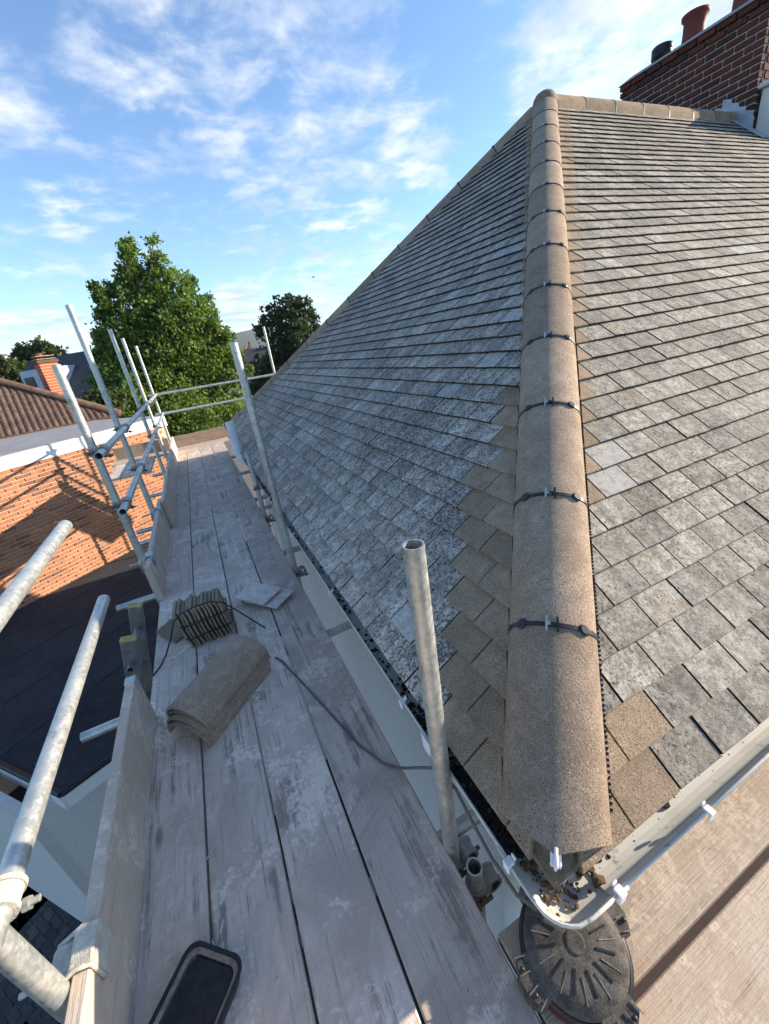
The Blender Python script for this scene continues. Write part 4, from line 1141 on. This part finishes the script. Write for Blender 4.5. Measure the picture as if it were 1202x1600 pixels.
o = rest.build('bricks', M['brick_orange'], ext, kind='stuff'); a_ = o.data.attributes.new('tintf', 'FLOAT', 'FACE'); a_.data.foreach_set('value', rt)
mb = MB(); slab(mb, W(S0, 0, .012), W(S1 + .1, 0, .012), WT, WT + .225, -wn, .3)
slab(mb, W(S0, 0, .02), W(S1 + .1, 0, .02), WT - .005, WT + .06, -wn, .006); mb.build('fascia', M['white_paint'], ext)
mb = MB(); slab(mb, W(S0, 0, -.01), W(S1 + .1, 0, -.01), WT + .227, WT + .24, -wn, 4.6); mb.build('flat_roof', M['flat_grey'], ext)
mb = MB(); slab(mb, W(S1 - .3, 0, -.3), W(S1, 0, -.3), GZ, WT, -wn, 4.4); mb.build('return_wall', M['brick_far'], ext)

# brown hipped house behind
bh = empty('brown_roof_house', (-7.0, 19.0, GZ), 'neighbouring house with a brown pantile hipped roof behind the flat roof', 'house')
ez = WT + .25; E0 = Vector((-1.97, 13.69, ez)); ed = nrm((-1, -.27, 0)); en = nrm((-.27, 1, 0))     # eaves run and direction up the slope
pit = math.tan(math.radians(30)); Wd = 3.5
def RP(s, r, lift=0): return E0 + ed * s + en * r + Vector((0, 0, r * pit + lift))
mb = MB(); L_ = 11.5
mb.add([RP(0, 0, -.03), RP(L_, 0, -.03), RP(L_ - Wd, Wd, -.03), RP(Wd, Wd, -.03)], [(3, 2, 1, 0)])
bk = lambda s, r: E0 + ed * s + en * (2 * Wd - r) + Vector((0, 0, r * pit - .03))
mb.add([bk(0, 0), bk(L_, 0), bk(L_ - Wd, Wd), bk(Wd, Wd)], [(0, 1, 2, 3)])
mb.add([RP(0, 0, -.03), RP(Wd, Wd, -.03), bk(0, 0)], [(0, 1, 2)]); mb.add([RP(L_, 0, -.03), bk(L_, 0), RP(L_ - Wd, Wd, -.03)], [(0, 1, 2)])
rf = mb.build('roof', M['pantile'], bh)
mb = MB(); rt = []
r = 0; rowi = 0
while r < Wd - .05:
    s = math.ceil(r / .14) * .14 + .02
    while s < L_ - r - .25:
        w_ = .138; jz = random.uniform(0, .006)
        prof = [(0, .0), (.03, .02), (.065, .034), (.10, .02), (w_, 0)]
        vs = []
        for (rr, dz) in ((r - .02, .022), (r + .30, 0.008)):
            for (du, dw) in prof: vs.append(RP(s + du, rr, dw + dz + jz))
        vs += [RP(s + du, r - .02, dw + .0) for (du, dw) in ((0, -.01), (.03, .0), (.065, .0), (.10, .0), (w_, -.01))]
        fs = [(5 + i, 5 + i + 1, i + 1, i) for i in range(4)] + [(i, i + 1, 10 + i + 1, 10 + i) for i in range(4)]
        mb.add(vs, fs); rt += [random.random()] * 8; s += .14
    r += .32; rowi += 1
o = mb.build('pantiles', M['pantile'], rf, kind='stuff')
mb = MB(); mb.path([RP(.0, .0, .05), RP(Wd, Wd, .06), RP(L_ - Wd, Wd, .06)], .11, 8); mb.build('hip_cap', M['pantile'], rf)
mb = MB()
for s in np.arange(.2, L_, .25): mb.box(RP(s, -.02, -.09), (.2, .05, .16), Matrix.Rotation(math.atan2(ed.y, ed.x), 3, 'Z'))
mb.build('eaves_tiles', M['pantile'], rf, kind='stuff')
c0 = E0 + ed * .3 + en * .3; mb = MB()
P4 = [c0, c0 + ed * (L_ - .6), c0 + ed * (L_ - .6) + en * (2 * Wd - .6), c0 + en * (2 * Wd - .6)]
mb.hexa([(p.x, p.y, GZ) for p in reversed(P4)] + [(p.x, p.y, ez - .03) for p in reversed(P4)]); mb.build('wall', M['brick_far'], bh)
cc = at(86, 600, 16.8)
mb = MB(); rotm = Matrix.Rotation(math.radians(35), 3, 'Z'); mb.box((cc.x, cc.y, -.05), (.50, .34, 1.6), rotm); chb = mb.build('chimney', M['brick_far'], bh); chb['tint'] = .3
mb = MB(); mb.box((cc.x, cc.y, .78), (.58, .42, .08), rotm); mb.build('chimney_cap', M['pantile'], chb)
mb = MB(); mb.tube((cc.x - .1, cc.y, .82), (cc.x - .1, cc.y, 1.02), .12, .095, 14); mb.build('chimney_pot', M['terracotta'], chb)
rows_ = MB()                                            # coursed joints of the stack
for k in range(22): rows_.box((cc.x, cc.y, -.85 + k * .085), (.506, .346, .012), rotm)
rows_.build('mortar_joints', M['mortar'], chb, kind='stuff')

# far houses ------------------------------------------------------------------------------
def house_far(name, c, w, d, hw, hr, rz, wall, roofm, label, dormer=False, tint=.3):
    R_ = Matrix.Rotation(rz, 3, 'Z'); o = empty(name, (c.x, c.y, GZ), label, 'house')
    T = lambda x, y, z: (R_ @ Vector((x, y, 0))) + Vector((c.x, c.y, z))
    mb = MB(); mb.hexa([T(-w/2, -d/2, GZ), T(w/2, -d/2, GZ), T(w/2, d/2, GZ), T(-w/2, d/2, GZ), T(-w/2, -d/2, hw), T(w/2, -d/2, hw), T(w/2, d/2, hw), T(-w/2, d/2, hw)])
    for s in (-1, 1): mb.add([T(s * w/2, -d/2, hw), T(s * w/2, d/2, hw), T(s * w/2, 0, hr - .05)], [(0, 1, 2) if s > 0 else (2, 1, 0)])
    wl = mb.build('wall', M[wall], o); wl['tint'] = tint
    mb = MB(); e = .35
    for s in (-1, 1):
        a, b = T(-w/2 - e, s * (d/2 + e), hw - e * (hr - hw) / (d/2)), T(w/2 + e, s * (d/2 + e), hw - e * (hr - hw) / (d/2)); t1, t0 = T(w/2 + e, 0, hr), T(-w/2 - e, 0, hr)
        up = Vector((0, 0, .12)); q = [a, b, t1, t0] if s < 0 else [b, a, t0, t1]
        mb.hexa(q + [p + up for p in q])
    mb.build('roof', M[roofm], o)
    mb = MB(); mb.box(T(w * .32, 0, hr + .5), (.9, .6, 1.6), R_); k = mb.build('chimney', M['brick_far'], o); k['tint'] = .6
    for (x, z) in ((-w * .28, hw - 1.3), (w * .2, hw - 1.3), (-w * .28, hw - 3.9), (w * .2, hw - 3.9)):
        mb = MB(); mb.box(T(x, -d/2 - .03, z), (1.5, .12, 1.2), R_); f = mb.build('window', M['white_paint'], o)
        mb = MB(); mb.box(T(x, -d/2 - .10, z), (1.25, .04, .95), R_); mb.build('pane', M['glass'], f)
    for y in (0,):
        mb = MB(); mb.box(T(w/2 + .03, y, hw - .8), (.12, 1.3, 1.2), R_); f = mb.build('window', M['white_paint'], o)
        mb = MB(); mb.box(T(w/2 + .10, y, hw - .8), (.04, 1.0, .95), R_); mb.build('pane', M['glass'], f)
    if dormer:
        mb = MB(); mb.box(T(-w * .12, -d * .24, hw + (hr - hw) * .55), (w * .34, d * .34, (hr - hw) * .5), R_); dm = mb.build('dormer', M['cladding'], o)
        for x in (-w * .21, -.03 * w):
            mb = MB(); mb.box(T(x, -d * .415, hw + (hr - hw) * .57), (.8, .1, .8), R_); mb.build('dormer_window', M['glass'], dm)
    return o
p = at(132, 585, 42); house_far('dormer_house', p, 8.5, 7.5, -1.6, 2.2, math.radians(-35), 'brick_far', 'slate', 'far brick house with a pale grey dormer and dark roof left of the tall tree', True)
p = at(38, 600, 75); house_far('gabled_house', p, 4, 4, -2.6, -.2, math.radians(55), 'white_paint', 'slate', 'far house with a white gable peeping over the brown roof')
p = at(436, 590, 62); house_far('shaded_house', p, 7, 7, -2.2, 1.0, math.radians(-12), 'brick_far', 'slate', 'far dark roofed house half hidden by the round weeping tree', tint=.8)
for k, (px, py, d_) in enumerate(((372, 545, 150), (384, 546, 165), (392, 549, 140))):
    p = at(px, py, d_); house_far('red_roof_house', p, 9, 8, -2.0 + .5 * k, 2.2 + .6 * k, math.radians(20 + 30 * k), 'render', 'redroof', ['far red roofed house at the left of a cluster right of the tall tree', 'far red roofed house in the middle of the cluster right of the tall tree', 'far red roofed house at the right of the cluster by the shaded house'][k])

# ------------------------------------------------------------------ trees
def foliage(name, blobs, dist, n, size, mat, parent, squash=1.0, shell=.55, hang=0.0, depth=1.0):
    C, R_, wgt = [], [], []
    for (px, py, r) in blobs:
        p = at(px, py, dist); rr = r / 620.0 * (CAM_R.transposed() @ p).z
        p = p + Vector((p.x, p.y, 0)).normalized() * (random.uniform(-1, 1) * rr * .8 * depth)
        C.append(p); R_.append(rr); wgt.append(rr ** 2)
    C = np.array([tuple(c) for c in C]); R_ = np.array(R_); wgt = np.array(wgt) / sum(wgt)
    # twig clumps inside each blob, leaves inside each clump
    nc = max(60, n // 44)
    bi = rng.choice(len(C), nc, p=wgt)
    u = rng.normal(size=(nc, 3)); u /= np.linalg.norm(u, axis=1)[:, None]
    rad = shell + (1.22 - shell) * rng.random(nc) ** .9
    cc = C[bi] + u * (R_[bi] * rad)[:, None] * np.array([1, 1, squash])
    cs = np.clip(R_[bi] * .34, size * 1.2, size * 5)
    li = rng.integers(0, nc, n)
    off = rng.normal(size=(n, 3)) * .5
    if hang: off[:, 2] *= hang; off[:, 2] -= abs(off[:, 2]) * .6
    pos = cc[li] + off * cs[li][:, None]
    d = rng.normal(size=(n, 3)); d[:, 2] += .25
    if hang: d[:, 2] -= 1.6
    d /= np.linalg.norm(d, axis=1)[:, None]
    s = np.cross(d, rng.normal(size=(n, 3))); s /= np.linalg.norm(s, axis=1)[:, None]
    L_ = size * rng.uniform(.6, 1.3, n)[:, None]
    nn = np.cross(d, s)
    v = np.stack([pos - d * L_ * .5, pos + s * L_ * .36 + nn * L_ * .08, pos + d * L_ * .55, pos - s * L_ * .36 + nn * L_ * .08], 1).reshape(-1, 3)
    me = bpy.data.meshes.new(name); me.vertices.add(4 * n); me.vertices.foreach_set('co', v.ravel())
    me.loops.add(4 * n); me.loops.foreach_set('vertex_index', np.arange(4 * n, dtype=np.int32))
    me.polygons.add(n); me.polygons.foreach_set('loop_start', np.arange(n, dtype=np.int32) * 4)
    ct = rng.random(nc); tv = np.clip(ct[li] * .6 + rng.random(n) * .4, 0, 1)
    me.materials.append(mat); me.update(calc_edges=True)
    at_ = me.attributes.new('tintf', 'FLOAT', 'FACE'); at_.data.foreach_set('value', tv.astype(np.float32))
    o = bpy.data.objects.new(name, me); COL.objects.link(o); WLOC[o.name] = Vector((0, 0, 0)); adopt(o, parent); o['kind'] = 'stuff'
    return C, R_

def tree(name, label, base_px, dist, blobs, n, size, mat, trunk_r, group=None, **kw):
    b = at(base_px[0], base_px[1], dist); b.z = GZ
    o = empty(name, b, label, 'tree', group)
    C, R_ = foliage('crown', blobs, dist, n, size, mat, o, **kw)
    top = C[:, 2].max(); mb = MB(); cx, cy = C[:, 0].mean(), C[:, 1].mean()
    spine = [Vector((b.x + (cx - b.x) * t * .8, b.y + (cy - b.y) * t * .8, GZ + (top - GZ) * t)) for t in (0, .15, .3, .5, .7, .9)]
    mb.path(spine, [trunk_r * k for k in (1.25, 1, .85, .6, .35, .12)], 8)
    for c, r in zip(C, R_):
        s = min(max((c[2] - GZ) / (top - GZ) - .25, .12), .8); k = s * 5 / .9; i = int(min(k, 4)); p = spine[i].lerp(spine[i + 1], min(1, k - i))
        c = Vector(c); mb.path([p, p.lerp(c, .5) + Vector((0, 0, .04 * (c - p).length)), c], [trunk_r * .35, trunk_r * .22, trunk_r * .06], 5)
    mb.build('trunk', M['bark'], o); return o
tall = [(198, 380, 9), (202, 400, 15), (207, 425, 21), (240, 378, 9), (243, 398, 15), (250, 425, 22), (224, 462, 26), (272, 455, 22), (188, 455, 18), (152, 452, 9), (162, 462, 12), (180, 485, 22), (296, 440, 11), (303, 470, 22), (240, 490, 38), (285, 500, 34),
        (168, 495, 10), (150, 490, 7), (205, 520, 34), (322, 478, 11), (328, 505, 18), (265, 545, 44), (322, 540, 30), (350, 525, 13), (358, 560, 17), (160, 530, 19), (150, 552, 14), (180, 560, 26), (215, 590, 42), (275, 605, 46), (330, 595, 34), (366, 590, 14), (230, 650, 44), (290, 655, 44), (345, 640, 30), (180, 620, 30), (378, 615, 12), (385, 580, 8), (200, 665, 40)]
tree('tall_tree', 'tall dense green tree with two leading tops behind the far end of the scaffold', (260, 640), 27, tall, 85000, .175, M['leaf'], .28, shell=.35)
wp = [(445, 475, 14), (462, 473, 15), (425, 492, 15), (480, 492, 16), (452, 500, 24), (415, 515, 12), (490, 510, 10), (470, 530, 24), (440, 540, 22), (430, 570, 20), (465, 565, 24), (405, 575, 14), (415, 605, 20), (450, 600, 26), (395, 600, 12)]
tree('weeping_tree', 'round dark weeping tree beyond the far hip of the roof', (450, 600), 48, wp, 16000, .34, M['leaf_dark'], .3, hang=1.9, shell=.4)
tree('spreading_tree', 'broad dark tree on the skyline behind the brick chimney', (62, 590), 70, [(45, 560, 14), (62, 550, 10), (75, 555, 14), (60, 568, 18), (92, 562, 11), (30, 566, 9)], 7000, .6, M['leaf_dark'], .35, shell=.3)
tree('hedge_tree', 'bushy olive tree at the left edge above the brown roof', (12, 600), 52, [(5, 575, 16), (22, 580, 16), (40, 585, 14), (0, 595, 20), (25, 598, 18), (50, 600, 14), (-20, 580, 20)], 9000, .42, M['leaf_olive'], .3, shell=.3)
tree('hedge_tree', 'yellow green tree left of the dormer house on the skyline', (108, 590), 85, [(95, 568, 10), (108, 570, 10), (120, 574, 9), (130, 578, 8), (100, 580, 12)], 4500, .6, M['leaf'], .3, shell=.3)
tree('garden_tree', 'low bushy tree between the dormer house and the brown roof', (150, 640), 24, [(150, 628, 14), (165, 640, 14), (140, 640, 10), (178, 630, 14), (160, 655, 12)], 4500, .22, M['leaf_olive'], .15, shell=.3)
for k, (px, py, d_, lb) in enumerate(((372, 556, 95, 'distant green tree directly right of the tall tree'), (388, 558, 110, 'distant green tree in front of the red roofed houses'), (140, 565, 160, 'distant dark tree behind the dormer house'), (-30, 600, 60, 'distant tree just outside the left edge'))):
    tree('distant_tree', lb, (px, py + 14), d_, [(px, py, 8), (px + 7, py + 5, 8), (px - 6, py + 6, 8), (px, py + 12, 10)], 1800, .8, M['leaf_dark'] if k % 2 else M['leaf_olive'], .3, shell=.3)

# a bird in the sky
mb = MB(); c = at(490, 433, 55); mb.path([c + Vector((-.16, 0, 0)), c, c + Vector((.16, 0, .02))], [.01, .05, .03], 6)
mb.add([c + Vector((0, 0, .03)), c + Vector((.02, .28, .12)), c + Vector((-.1, .3, .1)), c + Vector((-.1, 0, .03))], [(0, 1, 2, 3)]); mb.add([c + Vector((0, 0, .03)), c + Vector((.02, -.28, .1)), c + Vector((-.1, -.3, .08)), c + Vector((-.1, 0, .03))], [(3, 2, 1, 0)])
mb.build('bird', M['black'], None, 'tiny dark bird flying in the blue sky above the far hip', 'bird')

# ------------------------------------------------------------------ the air
def haze():
    mb = MB(); mb.box((0, 0, 95), (8600, 8600, 206)); k = bpy.data.materials.new('air'); k.use_nodes = True; nt = k.node_tree
    nt.nodes.remove(nt.nodes['Principled BSDF']); v = nt.nodes.new('ShaderNodeVolumePrincipled')
    v.inputs['Color'].default_value = (.72, .82, .95, 1); v.inputs['Density'].default_value = .00009
    nt.links.new(v.outputs[0], nt.nodes['Material Output'].inputs['Volume'])
    mb.build('haze', k, kind='stuff')
haze()
